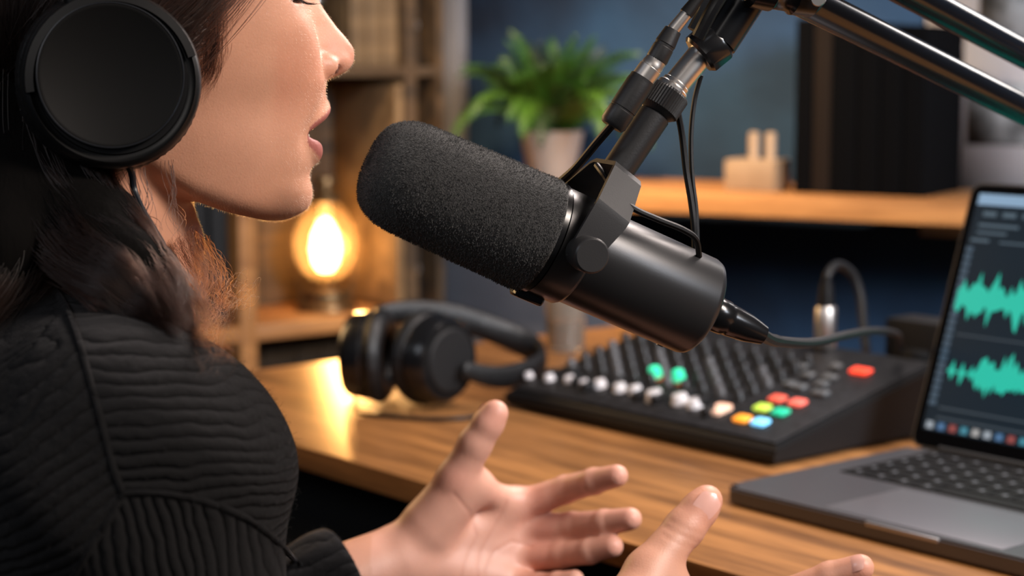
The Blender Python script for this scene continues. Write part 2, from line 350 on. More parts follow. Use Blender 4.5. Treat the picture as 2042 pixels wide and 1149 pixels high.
# crate and dark jars on the upper shelf
cx0, cx1 = bp(712, 60)[0], bp(815, 60)[0]
cr = thing('wooden_crate', 'pale upright wooden crate on the upper bookcase shelf', 'crate', frame(bo+D2*((cx0+cx1)/2)+BN*.08+Z*(zt+.001), D2, BN, Z))
cw = cx1-cx0-.004
for i in range(3): box('plank', (-cw/2+cw/3*(i+.5), -.055, .13), (cw/3-.002, .010, .26), 'crate', cr, bev=.001)
for s in (-1, 1): box('side', (s*(cw/2-.005), .005, .13), (.010, .108, .26), 'crate', cr, bev=.001)
box('back', (0, .056, .13), (cw, .006, .26), 'crate', cr, bev=.001); box('bottom', (0, .0, .006), (cw-.022, .098, .010), 'crate', cr, bev=.001)
j0 = bp(672, 100)[0]
jr = thing('glass_jar', 'small dark green glass jar beside the crate on the upper bookcase shelf', 'jar', frame(bo+D2*j0+BN*.06+Z*(zt+.001), D2, BN, Z))
lathe('body', [(0, 0), (.022, 0), (.024, .004), (.024, .06), (.014, .075), (.013, .09), (0, .09)], mat('dark_green_glass', (.20, .22, .14), .15, spec=.8), jr, n=24)
lathe('lid', [(0, .09), (.015, .09), (.015, .10), (0, .10)], 'steel', jr, n=24)
# dark box files in the narrow right bays and in the bay left of the post
def boxfile(px0, px1, zb, h, label, m='black'):
    a, b = bp(px0, 400)[0], bp(px1, 400)[0]
    t = thing('box_file', label, 'box file', frame(bo+D2*((a+b)/2)+BN*.085+Z*(zb+.001), D2, BN, Z), group='dark box files in the bookcase')
    bm = bmesh.new(); abox(bm, (0, 0, h/2), (abs(b-a)-.004, .13, h), bev=.002); fin(bm, 'case', m, t)
    lathe('finger_ring', [(.005, -.001), (.007, -.001), (.007, .001), (.005, .001), (.005, -.001)], 'steel', t, T(0, -.0665, h*.25) @ Rx(math.pi/2), n=16)
    return t
boxfile(832, 855, zt, .24, 'black box file beside the crate on the upper bookcase shelf')
boxfile(832, 856, zs, .22, 'black box file in the narrow bay right of the lantern')
for i, (a, b, lb) in enumerate(((392, 430, 'tall black box file in the dark bay left of the lantern, farther from the post'), (432, 470, 'tall black box file right against the lantern post on its left'))): boxfile(a, b, zs, .26, lb)
# ================================================================ desk
P0 = Vector((-.413, 1.813, .75)); DM = frame(P0, D1, D2, Z)
dk = thing('desk', 'brown wooden desk with a satin top carrying mixer, laptop and headphones', 'desk', DM)
DL, DD, DT = 1.75, .76, .020
bm = bmesh.new(); abox(bm, (DL/2, DD/2, -DT/2), (DL, DD, DT), bev=.002); fin(bm, 'desktop', 'desk', dk)
for (x, y) in ((.06, .06), (DL-.06, .06), (.06, DD-.06), (DL-.06, DD-.06)): box('leg', (x, y, -.385), (.05, .05, .73), 'matte', dk, bev=.003)
box('shade_panel', (DL/2, .09, -.39), (DL-.06, .014, .70), 'black', dk, bev=.002)  # near-black sheet added so the space under the desk stays dark
box('back_rail', (DL/2, DD-.05, -.14), (DL-.17, .018, .24), 'black', dk, bev=.002)
def dl(v): return DM.inverted() @ v
# glass tumbler at the back of the desk
gp = onz(1128, 700, .75)
gl = thing('glass_tumbler', 'small glass tumbler catching warm light on the desk below the microphone', 'glass', T(gp))
gprof = [(0, .001), (.021, .001), (.024, .075), (.0225, .075), (.0195, .006), (0, .006)]
gg = mat('clear_glass', (.9, .85, .78), .08, trans=.85); lathe('tumbler', gprof, gg, gl, n=32)
lathe('drink', [(0, .0062), (.0196, .0062), (.0208, .034), (0, .034)], mat('amber_drink', (.75, .45, .2), .15, trans=.5), gl, n=32)
# small wooden block and speaker box behind the mixer
kp = onz(1790, 772, .75)
# ================================================================ mixer
MXF = onz(1006, 812, .75); MXW, MXD, H0, H1 = .345, .215, .016, .064
MM = frame(MXF, D1, D2, Z)
mx_ = thing('audio_mixer', 'black wedge-shaped audio mixer with rows of knobs and glowing coloured pads on the desk', 'audio mixer', MM)
bm = bmesh.new()
aprism(bm, [(0, .003), (MXD, .003), (MXD, H1), (.004, H0), (0, H0-.003)], 0, MXW, Matrix(((0, 0, 1, 0), (1, 0, 0, 0), (0, 1, 0, 0), (0, 0, 0, 1))))
bmesh.ops.bevel(bm, geom=[e for e in bm.edges if e.calc_length() > .02], offset=.0022, segments=2, affect='EDGES')
fin(bm, 'housing', mat('mixer_plastic', (.055, .055, .06), .5, spec=.3), mx_)
for (x, y) in ((.02, .02), (MXW-.02, .02), (.02, MXD-.02), (MXW-.02, MXD-.02)): lathe('rubber_foot', [(0, 0), (.006, 0), (.006, .0045), (0, .0045)], 'rubber', mx_, T(x, y, 0), n=12)
sa = math.atan2(H1-H0, MXD); TM = T(0, 0, H0) @ Rx(sa)       # top plane frame (x right, y up the slope, z out)
SL = MXD/math.cos(sa)
panel = box('control_panel', (MXW/2, SL/2+.001, .0008), (MXW-.012, SL-.014, .0016), mat('mixer_panel', (.06, .06, .065), .5, spec=.3, noise=(140, (.13, .13, .14))), mx_, bev=.0004); panel.matrix_local = TM
def ontop(px, py):
    o = MM @ TM @ Vector((0, 0, .002)); n = (MM @ TM).to_3x3() @ Z
    p = onplane(px, py, o, n); q = (MM @ TM).inverted() @ p; return q.x, q.y
def knobmesh(r, h, m, name='knob'):
    bm = bmesh.new(); n = 16
    prof = [(r*1.15, 0), (r*1.15, h*.15), (r, h*.25), (r*.88, h*.95), (r*.8, h), (0, h)]; alathe(bm, prof, n); abox(bm, (0, r*.45, h+.0002), (r*.16, r*.8, .0005))
    for f in bm.faces: f.smooth = True
    me = bpy.data.meshes.new(name); bm.to_mesh(me); bm.free(); me.materials.append(M[m]); return me
M['knobgrey'] = mat('knob_grey', (.30, .30, .31), .45); M['knobdark'] = mat('knob_dark', (.09, .09, .095), .4)
kd = knobmesh(.0042, .009, 'knobdark'); kg = knobmesh(.0042, .009, 'knobgrey'); kw = knobmesh(.0060, .0065, 'white'); kt = knobmesh(.0046, .011, 'knobdark')
def put(me, name, x, y, z=.0018, s=1, rz=0):
    o = bpy.data.objects.new(name, me); C.objects.link(o); o.parent = mx_; o.matrix_local = TM @ T(x, y, z) @ Rz(rz) @ Matrix.Scale(s, 4); return o
NC = 11
for c in range(NC):
    x = .018+c*.0222
    for r_ in range(6):
        y = .072+r_*.0185
        put(kt if r_ >= 4 else (kg if (r_+c) % 3 == 0 else kd), 'knob', x, y, rz=rng.uniform(-2, 2))
    # fader slot + cap
    bm = bmesh.new(); abox(bm, (0, 0, .0002), (.0016, .036, .0006)); me = bpy.data.meshes.new('fader_slot'); bm.to_mesh(me); bm.free(); me.materials.append(M['key']); put(me, 'fader_slot', x, .046)
capm = bmesh.new(); abox(capm, (0, 0, .004), (.008, .013, .007), bev=.0015); capme = bpy.data.meshes.new('fader_cap'); capm.to_mesh(capme); capm.free(); capme.materials.append(M['knobdark'])
for c in range(NC): put(capme, 'fader_cap', .018+c*.0222, .044+.012*math.sin(c*1.7))
whites = [(1055, 752, .7), (1096, 757, .8), (1136, 761, .85), (1165, 768, .75), (1197, 771, 1.0), (1237, 779, 1.0), (1268, 783, 1.0), (1306, 797, 1.3), (1357, 804, 1.25), (1386, 811, 1.1)]
for (px, py, s) in whites:
    x, y = ontop(px, py); put(kw, 'white_knob', x, y, s=s)
def pad(px, py, wx, wy, col, es, name='lit_pad', h=.004):
    bm = bmesh.new(); abox(bm, (0, 0, h/2), (wx, wy, h), bev=min(wx, wy)*.22, seg=3); 
    me = bpy.data.meshes.new(name); bm.to_mesh(me); bm.free(); m_ = mat('pad_'+str(abs(hash(col)) % 9999), col, .4, emit=col, es=es); me.materials.append(m_)
    x, y = ontop(px, py); return put(me, name, x, y)
o = pad(1435, 820, .016, .020, (.95, .78, .68), .45); o['label'] = 'peach pad'
for (px, py, col, lb, es) in ((1481, 839, (1, .62, .18), 'orange lit pad', .8), (1517, 846, (.50, .83, 1), 'light blue lit pad', 1.0), (1521, 817, (.72, .85, .30), 'yellow-green lit pad', .65),
    (1557, 826, (.10, .72, .55), 'teal lit pad', .6), (1551, 799, (.90, .36, .28), 'red lit pad left', .6), (1591, 807, (.95, .42, .36), 'red lit pad', .7)):
    o = pad(px, py, .0145, .0125, col, es); o['label'] = lb
for (px, py, w_) in ((1595, 776, .013), (1637, 788, .016), (1655, 757, .014), (1640, 770, .012), (1612, 752, .012), (1575, 770, .010), (1668, 735, .01), (1600, 735, .01)):
    o = pad(px, py, w_, .009, (.34, .35, .36), 0, 'grey_button')
o = pad(1717, 744, .020, .012, (1, .30, .20), 1.0); o['label'] = 'large red lit button'
for (px, py) in ((1308, 757), (1355, 764)):
    x, y = ontop(px, py); bm = bmesh.new(); alathe(bm, [(.0058, 0), (.0062, .003), (.005, .010), (0, .012)], 20); me = bpy.data.meshes.new('lit_knob'); bm.to_mesh(me); bm.free()
    me.materials.append(mat('mint_glow', (.22, .86, .66), .4, emit=(.2, .85, .62), es=.8)); o = put(me, 'lit_knob', x, y, z=.004); o['label'] = 'mint green lit knob'
    bm = bmesh.new(); alathe(bm, [(.0066, 0), (.0066, .0035), (0, .0035)], 20); me = bpy.data.meshes.new('knob_collar'); bm.to_mesh(me); bm.free(); me.materials.append(mat('copper_ring', (.75, .38, .2), .4)); put(me, 'knob_collar', x, y, z=.0012)
# rear sockets with a plug, and the cable that loops over
def mloc(x, y, z): return MM @ Vector((x, y, z))
# XLR plug standing at the rear
xp = P(1649, 650, (mloc(.20, MXD+.02, .06)-CAM).dot(FW))
# find rear position under the plug
def ontopY(px, yy):   # x on the rear line yy
    best = min((abs((lambda r: (r.x/r.y))(mloc(x/1000, yy, H1)-CAM) - ray(px, 600).x/ray(px, 600).y), x/1000) for x in range(0, 345, 2)); return best[1]
rx = ontopY(1649, MXD-.012)
pl = thing('jack_plug', 'shiny metal cable plug standing in the rear edge of the mixer', 'plug', MM @ T(rx, MXD-.012, H1-.003))
lathe('barrel', [(0, .002), (.0085, .002), (.0098, .004), (.0098, .040), (.0085, .042), (0, .042)], 'steel', pl, n=24)
lathe('boot', [(.0078, .042), (.007, .052), (.0055, .064), (0, .064)], 'rubber', pl, n=16)
pw = pl.matrix_world.translation
c0 = pw+Vector((0, 0, .060)); d_ = (c0-CAM).dot(FW)
cpts = [c0, P(1652, 545, d_), P(1672, 528, d_+.02), P(1700, 548, d_+.03), P(1716, 590, d_+.03), P(1722, 650, d_+.02), P(1728, 700, d_+.01)]
o = tube('looped_cable', cpts, .0042, 'rubber', None, n=10); tag(o, 'black cable looping from the metal plug down behind the mixer', 'cable')
# small power box behind mixer on desk
bq = mloc(rx+.078, MXD+.035, -.0)
pbx = thing('power_brick', 'small black box standing behind the right end of the mixer', 'power supply', frame(bq, D1, D2, Z))
box('case', (0, 0, .048), (.062, .04, .095), 'matte', pbx, bev=.004); box('vent_strip', (0, -.0205, .06), (.04, .001, .02), 'key', pbx, bev=0)
bq2 = onz(1796, 745, .75); bq2 = mloc(MXW-.01, MXD+.05, 0)
wb = thing('wooden_block', 'little warm-lit wooden block just behind the mixer beside the laptop screen', 'wooden block', frame(bq2, D1, D2, Z))
box('block', (0, 0, .034), (.022, .022, .068), 'crate', wb, bev=.002); box('felt_base', (0, 0, .0003), (.02, .02, .0006), 'matte', wb, bev=0)
# ================================================================ laptop
LW, LD, LH = .335, .228, .0135
LF = onz(1438, 1003, .75)
LM = frame(LF, D1, D2, Z)
lt = thing('laptop', 'open grey aluminium laptop showing teal audio waveforms on its dark screen', 'laptop', LM)
bm = bmesh.new(); abox(bm, (LW/2, LD/2, .0015+LH/2-.001), (LW, LD, LH-.0015)); 
ve = [e for e in bm.edges if abs(e.verts[0].co.z-e.verts[1].co.z) > .005]; bmesh.ops.bevel(bm, geom=ve, offset=.009, segments=5, affect='EDGES')
bmesh.ops.bevel(bm, geom=[e for e in bm.edges if abs(e.verts[0].co.z-e.verts[1].co.z) < .0001 and len(e.link_faces) == 2 and e.calc_face_angle(0) > .9], offset=.0016, segments=2, affect='EDGES')
fin(bm, 'base', 'alu', lt)
TZ = .0015+LH-.001-.00075
box('front_notch', (LW/2+.0, .0008, TZ-.002), (.062, .003, .0035), mat('polished_notch', (.62, .62, .63), .3, metal=.6), lt, bev=.0012)
box('keyboard_well', (LW/2, .160, TZ), (.285, .112, .0008), 'key', lt, bev=.0003)
box('trackpad', (LW/2, .052, TZ), (.150, .088, .0007), mat('trackpad_grey', (.43, .43, .45), .38, metal=.5), lt, bev=.0003)
for (x, y) in ((.02, .02), (LW-.02, .02), (.02, LD-.02), (LW-.02, LD-.02)): lathe('rubber_foot', [(0, 0), (.008, 0), (.008, .0018), (0, .0018)], 'rubber', lt, T(x, y, 0), n=12)
kbm = bmesh.new(); abox(kbm, (0, 0, .0006), (.0162, .0158, .0013), bev=.0005); kme = bpy.data.meshes.new('key'); kbm.to_mesh(kme); kbm.free(); kme.materials.append(M['key'])
lgm = bmesh.new(); abox(lgm, (0, 0, .00128), (.0035, .0045, .0001)); lgme = bpy.data.meshes.new('legend'); lgm.to_mesh(lgme); lgm.free(); lgme.materials.append(M['legend'])
for r_ in range(6):
    n = 14 if r_ else 13; pit = .281/n; x0 = LW/2-.1405
    c = 0
    while c < n:
        wk = 5 if (r_ == 0 and c == 4) else 1
        o = bpy.data.objects.new('key', kme); C.objects.link(o); o.parent = lt; xx = x0+(c+wk/2)*pit; yy = .1125+r_*.0188
        o.matrix_local = T(xx, yy, TZ+.0003) @ Matrix.Diagonal((((pit*wk)-.0025)/.0162, 1 if r_ < 5 else .7, 1, 1))
        if wk == 1:
            q = bpy.data.objects.new('key_legend', lgme); C.objects.link(q); q.parent = o
        c += wk
HL = .226; LT = math.asin(.075/HL)
SM_ = T(0, LD-.006, TZ+.001) @ Rx(-LT)     # screen: x right, z up along the lid, y back
SMi = (LM @ SM_).inverted()
bm = bmesh.new(); aprism(bm, [], 0, 0) if False else None
def rrect(w, h, r, n=6):
    out = []
    for cx, cy, a0 in ((w-r, h-r, 0), (r, h-r, 90), (r, r, 180), (w-r, r, 270)):
        for k in range(n+1): a = math.radians(a0+90*k/n); out.append((cx+r*math.cos(a), cy+r*math.sin(a)))
    return out
XZ = Matrix(((1, 0, 0, 0), (0, 0, -1, 0), (0, 1, 0, 0), (0, 0, 0, 1)))      # poly (x,y)->(x,z), thickness along -y
bm = bmesh.new(); aprism(bm, rrect(LW, HL, .010), -.0048, 0, SM_ @ XZ); fin(bm, 'lid', 'alu', lt)
bm = bmesh.new(); aprism(bm, rrect(LW-.003, HL-.003, .009), 0, .0006, SM_ @ T(.0015, 0, .0015) @ XZ); fin(bm, 'screen_bezel', mat('bezel_glass', (.03, .03, .035), .12), lt)
bm = bmesh.new(); aprism(bm, rrect(LW-.017, HL-.024, .003), .0006, .0008, SM_ @ T(.0085, 0, .015) @ XZ)
dm = mat('display_dark', (.05, .09, .12), .25, emit=(.075, .125, .165), es=.75); disp = fin(bm, 'display', dm, lt)
lathe('hinge', [(0, 0), (.0035, 0), (.0035, LW-.06), (0, LW-.06)], 'matte', lt, T(.03, LD-.006, TZ+.0015) @ Ry(math.pi/2), n=16)
def onscr(px, py):
    o = LM @ SM_ @ Vector((0, -.001, 0)); n = (LM @ SM_).to_3x3() @ Vector((0, 1, 0)); q = SMi @ onplane(px, py, o, n); return q.x, q.z
def scr(name, polys, col, es, off=.0011):
    bm = bmesh.new()
    for poly in polys:
        v = [bm.verts.new(SM_ @ Vector((x, -off, z))) for x, z in poly]
        try: bm.faces.new(v)
        except ValueError: pass
    m_ = mat('screen_'+name, tuple(c*.3 for c in col), .4, emit=col, es=es)
    me = bpy.data.meshes.new(name); bm.to_mesh(me); bm.free(); o = newobj(name, me, m_, disp, smooth=False); return o
def q4(x0, z0, x1, z1): return [(x0, z0), (x1, z0), (x1, z1), (x0, z1)]
sx0, sz1 = onscr(1922, 402); sx1 = LW-.0095
zt0 = onscr(1925, 425)[1]
ZT = HL-.0095
scr('title_bar', [q4(.010, ZT-.0095, sx1, ZT)], (.55, .68, .80), .8)
scr('menu_text', [q4(.018+i*.019, ZT-.019, .018+i*.019+.013, ZT-.015) for i in range(9)]+[q4(.016, ZT-.028, .055, ZT-.0255), q4(.016, ZT-.034, .045, ZT-.032), q4(.012, ZT-.041, .03, ZT-.0385), q4(.040, ZT-.041, .09, ZT-.0395)], (.35, .45, .52), .55)
scr('track_header_strip', [q4(.0095, .036+i*.0062, .0165, .0405+i*.0062) for i in range(22)], (.26, .36, .44), .7)
def wave(x0, x1, zc, amp, seed, quiet=None):
    r = np.random.default_rng(seed); n = 130; xs = np.linspace(x0, x1, n); env = .38+.62*np.abs(np.sin(xs*160+seed)*np.sin(xs*57+seed*2))
    up = amp*env*(.34+.66*r.uniform(0, 1, n)**2.2)*1.15; dn = amp*env*(.34+.66*r.uniform(0, 1, n)**2.2)*1.15
    if quiet: 
        k = (xs < quiet); up[k] *= np.abs(np.sin((xs[k]-x0)*330))**6; dn[k] *= np.abs(np.sin((xs[k]-x0)*330))**6; up += .0006; dn += .0006
    return [[(xs[i], zc-dn[i]), (xs[i+1], zc-dn[i+1]), (xs[i+1], zc+up[i+1]), (xs[i], zc+up[i])] for i in range(n-1)]
wx0, wz = onscr(1908, 592); wx1, wz2 = onscr(1908, 742)
wxb = onscr(1890, 735)[0]
scr('waveform', wave(wx0, LW-.012, wz, .030, 3), (.12, .80, .70), .78, .0012)
scr('waveform', wave(wxb, LW-.012, wz2, .024, 5, quiet=onscr(1945, 745)[0]), (.12, .80, .70), .78, .0012)
scr('divider_line', [q4(.02, (wz+wz2)/2-.0006, sx1, (wz+wz2)/2+.0006), q4(.02, .034, sx1, .0355), q4(.02, .0255, sx1, .027)], (.30, .38, .44), .45)
dc = [(.75, .8, .85), (.35, .55, .75), (.7, .35, .35), (.3, .65, .75), (.8, .8, .8)]
dk_i = scr('dock_icons', [q4(.012+.0112*i, .0165, .012+.0112*i+.007, .0225) for i in range(27)], dc[0], .5)
for k_ in range(1, 5): dk_i.data.materials.append(mat('screen_dock_icons', tuple(c*.3 for c in dc[k_]), .4, emit=dc[k_], es=.5))
for i_, p_ in enumerate(dk_i.data.polygons): p_.material_index = i_ % 5
for o in disp.children:
    if o.name.split('.')[0] in ('dock_icons', 'menu_text', 'track_header_strip', 'divider_line'): o['kind'] = 'stuff'
# ================================================================ microphone
ax = (RT*.869+UP*-.395+FW*.309).normalized()
MA = math.radians(23.3); AW = math.radians(17.5)
ax = (RT*(math.cos(AW)*math.cos(MA))-UP*(math.cos(AW)*math.sin(MA))+FW*math.sin(AW)).normalized()
ay = (FW-ax*ax.dot(FW)).normalized(); az = ax.cross(ay)      # az up-ish? checked below
if az.dot(UP) < 0: az = -az
piv = P(1121, 491, .915)
MIC = frame(piv, ax, ay, az)
mc = thing('microphone', 'black broadcast microphone with a thick foam windscreen hanging from the boom arm', 'microphone', MIC)
XA = Ry(math.pi/2)     # lathe z -> local +x
fr = .0295; x0 = -.014; xf = -.1075
prof = [(0, xf)]
for k in range(1, 13):
    a = k/12*math.pi/2; prof.append((fr*.94*(math.sin(a))**.5, xf+.026*(1-math.cos(a)**.9)))
for k in range(1, 40): t = k/39; prof.append((fr*(.94+.065*t), xf+.026+(x0-xf-.026)*t))
prof += [(fr*.97, x0+.0015), (fr*.8, x0+.002)]
foam = lathe('foam_windscreen', prof, 'foam', mc, XA, n=160, sharp=80)
# fibres standing on the foam
def hairobj(name, curves, radii, m, parent=None, mw=None):
    """curves: list of (n,3) arrays; radii: list of (n,)"""
    cu = bpy.data.hair_curves.new(name); cu.add_curves([len(c) for c in curves])
    pos = np.concatenate(curves).astype(np.float32).ravel(); rad = np.concatenate(radii).astype(np.float32)
    cu.attributes['position'].data.foreach_set('vector', pos) if 'position' in cu.attributes else cu.position_data.foreach_set('vector', pos)
    at = cu.attributes.get('radius') or cu.attributes.new('radius', 'FLOAT', 'POINT'); at.data.foreach_set('value', rad)
    cu.materials.append(M[m] if isinstance(m, str) else m); o = bpy.data.objects.new(name, cu); C.objects.link(o)
    if parent is not None: o.parent = parent
    if mw is not None: o.matrix_local = mw
    return o
pr = np.array(prof); fc, fr_ = [], []
seg = np.hypot(np.diff(pr[:-2, 0]), np.diff(pr[:-2, 1])); areaw = seg*(pr[:-3, 0]+pr[1:-2, 0]+1e-4); areaw /= areaw.sum()
for i in rng.choice(len(areaw), 24000, p=areaw):
    t = rng.random(); r_ = pr[i, 0]*(1-t)+pr[i+1, 0]*t; x_ = pr[i, 1]*(1-t)+pr[i+1, 1]*t; a = rng.random()*2*math.pi
    tn = np.array([pr[i+1, 1]-pr[i, 1], pr[i+1, 0]-pr[i, 0]]); tn /= np.hypot(*tn)+1e-9     # (dx, dr)
    nr = np.array([-tn[1], tn[0]*math.cos(a), tn[0]*math.sin(a)]); p0 = np.array([x_, r_*math.cos(a), r_*math.sin(a)])
    d = nr*.5+rng.normal(0, .8, 3); d /= np.linalg.norm(d); L_ = rng.uniform(.0006, .0013)
    fc.append(np.array([p0-nr*.0002, p0+d*L_*.5+nr*.0002, p0+d*L_*.8+nr*.0003+rng.normal(0, .0001, 3)])); fr_.append(np.array([.00012, .00010, .00004]))
ff = hairobj('foam_fibres', fc, fr_, mat('fibre_grey', (.30, .30, .30), .9), mc); ff['kind'] = 'stuff'
lathe('seam_ring', [(.0265, -.0135), (.0290, -.013), (.0292, -.0105), (.0268, -.0100)], 'gloss', mc, XA, n=96)
br_ = .0262
lathe('front_collar', [(.0262, -.0100), (.0283, -.0095), (.0284, .006), (.0272, .008), (.0262, .0085)], 'micmetal', mc, XA, n=96, sharp=50)
lathe('body', [(0, .008), (.0262, .008), (br_, .012), (br_, .079), (br_-.0008, .0815), (br_-.0028, .083), (.012, .083), (0, .083)], 'micmetal', mc, XA, n=96, sharp=50)
lathe('rear_socket', [(0, .082), (.0115, .082), (.0115, .086), (.010, .087), (0, .087)], 'gloss', mc, XA, n=40)
# underside clip and small screws
box('bottom_clip', (-.0055, .004, -.0295), (.016, .013, .006), 'gloss', mc, bev=.0025, seg=3)
for (xx, aa) in ((.071, 2.2), (.071, 0.1), (-.002, 1.15)): lathe('screw', [(0, .0005), (.0018, .0005), (.0018, -.0004), (0, -.0004)], 'steel' if xx < 0 else 'gloss', mc, Matrix.Rotation(aa, 4, 'X') @ T(xx, 0, -(br_ if xx > 0 else .0284)) @ Rx(math.pi), n=12)
# yoke
ya = math.radians(13.5); YD = math.cos(ya)*1; 
yk = Matrix.Rotation(ya, 4, 'Y')     # tilts local z toward +x
def strip(path, w0, th):   # path in (y,z), strip width along x
    bm = bmesh.new(); n = len(path); nor = []
    for i in range(n):
        a = Vector(path[max(i-1, 0)]+(0,)); b = Vector(path[min(i+1, n-1)]+(0,)); d = (b-a).normalized(); nor.append((-d.y, d.x))
    vs_ = []
    for (y, z), (ny, nz), w in zip(path, nor, w0):
        vs_.append([bm.verts.new((sx*w/2, y+ny*s*th/2, z+nz*s*th/2)) for sx, s in ((-1, -1), (1, -1), (1, 1), (-1, 1))])
    for a, b in zip(vs_, vs_[1:]):
        for k in range(4): bm.faces.new((a[k], a[(k+1) % 4], b[(k+1) % 4], b[k]))
    bm.faces.new(vs_[0][::-1]); bm.faces.new(vs_[-1]); return bm
ph_ = [(-.0335, -.006), (-.0335, .004), (-.0335, .022), (-.0330, .025), (-.0180, .0450), (-.0150, .0470), (.0150, .0470), (.0180, .0450), (.0330, .025), (.0335, .022), (.0335, .004), (.0335, -.006)]
wd_ = [.012, .016, .020, .020, .0175, .0165, .0165, .0175, .020, .020, .016, .012]
bm = strip(ph_, wd_, .0024); bmesh.ops.bevel(bm, geom=[e for e in bm.edges if e.is_manifold and e.calc_face_angle(0) > .8], offset=.0005, segments=2, affect='EDGES')
yo = fin(bm, 'yoke', 'yokemetal', mc, sharp=20); yo.matrix_local = yk
for s, nm in ((-1, 'yoke_knob'), (1, 'yoke_knob')):
    o = lathe(nm, [(0, .0135), (.0078, .0135), (.0086, .0128), (.0088, .012), (.0088, .002), (.008, .0005), (.008, -.004), (.0, -.004)], 'yokemetal', mc, None, n=48); o.matrix_local = T(0, s*.0345, 0) @ Rx(-s*math.pi/2)
    o = lathe('pivot_washer', [(0, -.0095), (.006, -.0095), (.006, 0), (0, 0)], 'matte', mc, None, n=24); o.matrix_local = T(0, s*.0335, 0) @ Rx(-s*math.pi/2)
# ================================================================ boom arm
ytop = MIC @ yk @ Vector((0, 0, .0478))
dS = (ytop-CAM).dot(FW)
SD = .005    # the stem leans a little toward the camera
def S(px, py, dd=0): return P(px, py, dS+dd)
bmr = thing('boom_arm', 'black tubular boom arm reaching in from the upper right to hold the microphone', 'boom arm', T(S(1700, 60, .05)))
BI = bmr.matrix_world.inverted()
def tl_(name, a, b, prof, m, n=40):
    """lathe from a to b; prof is (radius m, fraction of length)"""
    mw = BI @ zto(a, b); L_ = (Vector(b)-Vector(a)).length
    return lathe(name, [(r, z*L_) for r, z in prof], m, bmr, mw, n=n)
s0 = ytop; s1 = S(1313, 218, .004); s2 = S(1335, 185, .005); s3 = S(1398, 108, .008); s4 = S(1428, 82, .008); s5 = S(1530, -70, .012); s6 = S(1600, -180, .012)
pxm = dS/F
tl_('stem', s0, s1, [(0, 0), (33*pxm, 0), (33*pxm, .9), (28*pxm, .93), (28*pxm, 1), (0, 1)], 'blackplastic')
# knurled collar
a_, b_ = s1, s2; bm = bmesh.new(); n = 44; L_ = (b_-a_).length
def ringr(z, r0, depth): return [bm.verts.new(Vector(((r0-(depth if k % 2 else 0))*math.cos(2*math.pi*k/(2*n)), (r0-(depth if k % 2 else 0))*math.sin(2*math.pi*k/(2*n)), z))) for k in range(2*n)]
rr = [ringr(-.003, 30*pxm, 0), ringr(-.001, 38*pxm, 0), ringr(0, 43*pxm, .0006), ringr(L_, 43*pxm, .0006), ringr(L_+.0012, 39*pxm, 0), ringr(L_+.0012, 22*pxm, 0)]
for a, b in zip(rr, rr[1:]):
    for k in range(2*n): bm.faces.new((a[k], a[(k+1) % (2*n)], b[(k+1) % (2*n)], b[k]))
bmesh.ops.transform(bm, matrix=BI @ zto(a_, b_), verts=bm.verts); fin(bm, 'knurled_collar', 'blackplastic', bmr, sharp=20)
tl_('chrome_flange', s2, s3, [(0, 0), (34*pxm, 0), (34*pxm, .12), (30*pxm, .16), (30*pxm, .22), (27*pxm, .25), (27*pxm, 1), (0, 1)], 'chrome')
tl_('lock_nut', s3, s4, [(0, -.15), (40*pxm, -.15), (46*pxm, 0), (47*pxm, 1), (44*pxm, 1.15), (0, 1.15)], 'gloss', n=10)
tl_('upper_tube', s4, s6, [(0, 0), (44*pxm, 0), (44*pxm, 1), (0, 1)], 'gloss')
# head clamp fittings beside the tube
tube('side_lever', [BI @ S(1392, 75, -.012), BI @ S(1420, 20, -.014), BI @ S(1452, -30, -.014)], [.0034]*17, 'gloss', bmr, n=8)
tube('side_lever', [BI @ S(1385, 62, .0), BI @ S(1402, 28, 0), BI @ S(1420, -20, .0)], [.0040]*17, 'gloss', bmr, n=8)
# elbow joint
ej = S(1560, -22, .0)
bm = bmesh.new(); alathe(bm, [(0, -.020), (.009, -.020), (.0118, -.017), (.0122, -.006), (.0108, -.004), (.0108, .004), (.0122, .006), (.0118, .017), (.009, .020), (0, .020)], 40, BI @ zto(ej-(RT*.9+FW*.2)*.0, ej+(RT*.94+UP*-.1+FW*.3)))
fin(bm, 'elbow_joint', 'gloss', bmr)
def armtube(name, a, b, r0, m='tube'):
    a, b = BI @ a, BI @ b; mw = zto(a, b); L_ = (b-a).length
    return lathe(name, [(0, 0), (r0, 0), (r0, L_), (0, L_)], m, bmr, mw, n=40)
E0 = P(1588, -8, dS+.01); E1_ = P(2180, 288, dS+.30)
E1x = E0+(E1_-E0)*1.72; dirE = (E1x-E0).normalized()
armtube('lower_tube', E0, E1x, .0092)
E2 = P(1700, -75, dS+.05); E3 = P(2180, 182, dS+.33); E3 = E2+(E3-E2)*1.78
armtube('upper_parallel_tube', E2, E3, .0088)
lathe('elbow_bolt', [(0, .004), (.0035, .004), (.004, .002), (.004, -.002), (0, -.002)], 'chrome', bmr, BI @ zto(P(1632, -3, dS-.012), CAM), n=20)
# far post that carries the boom, standing on the desk out of frame
fpos = E1x+dirE*.004
lathe('post', [(0, 0), (.011, 0), (.011, 1), (0, 1)], 'tube', bmr, BI @ T(fpos.x, fpos.y, .75) @ Matrix.Diagonal((1, 1, max(.2, E3.z-.75+.05), 1)), n=24)
lathe('desk_clamp', [(0, 0), (.03, 0), (.03, .012), (.016, .02), (0, .02)], 'gloss', bmr, BI @ T(fpos.x, fpos.y, .7502), n=32)
# springs between the two tubes are hidden inside; short brace at the elbow
bm = bmesh.new(); atube(bm, [BI @ P(1600, -30, dS+.012), BI @ P(1660, -70, dS+.035), BI @ P(1705, -72, dS+.052)], .0075, 12); fin(bm, 'link_plate', 'gloss', bmr)
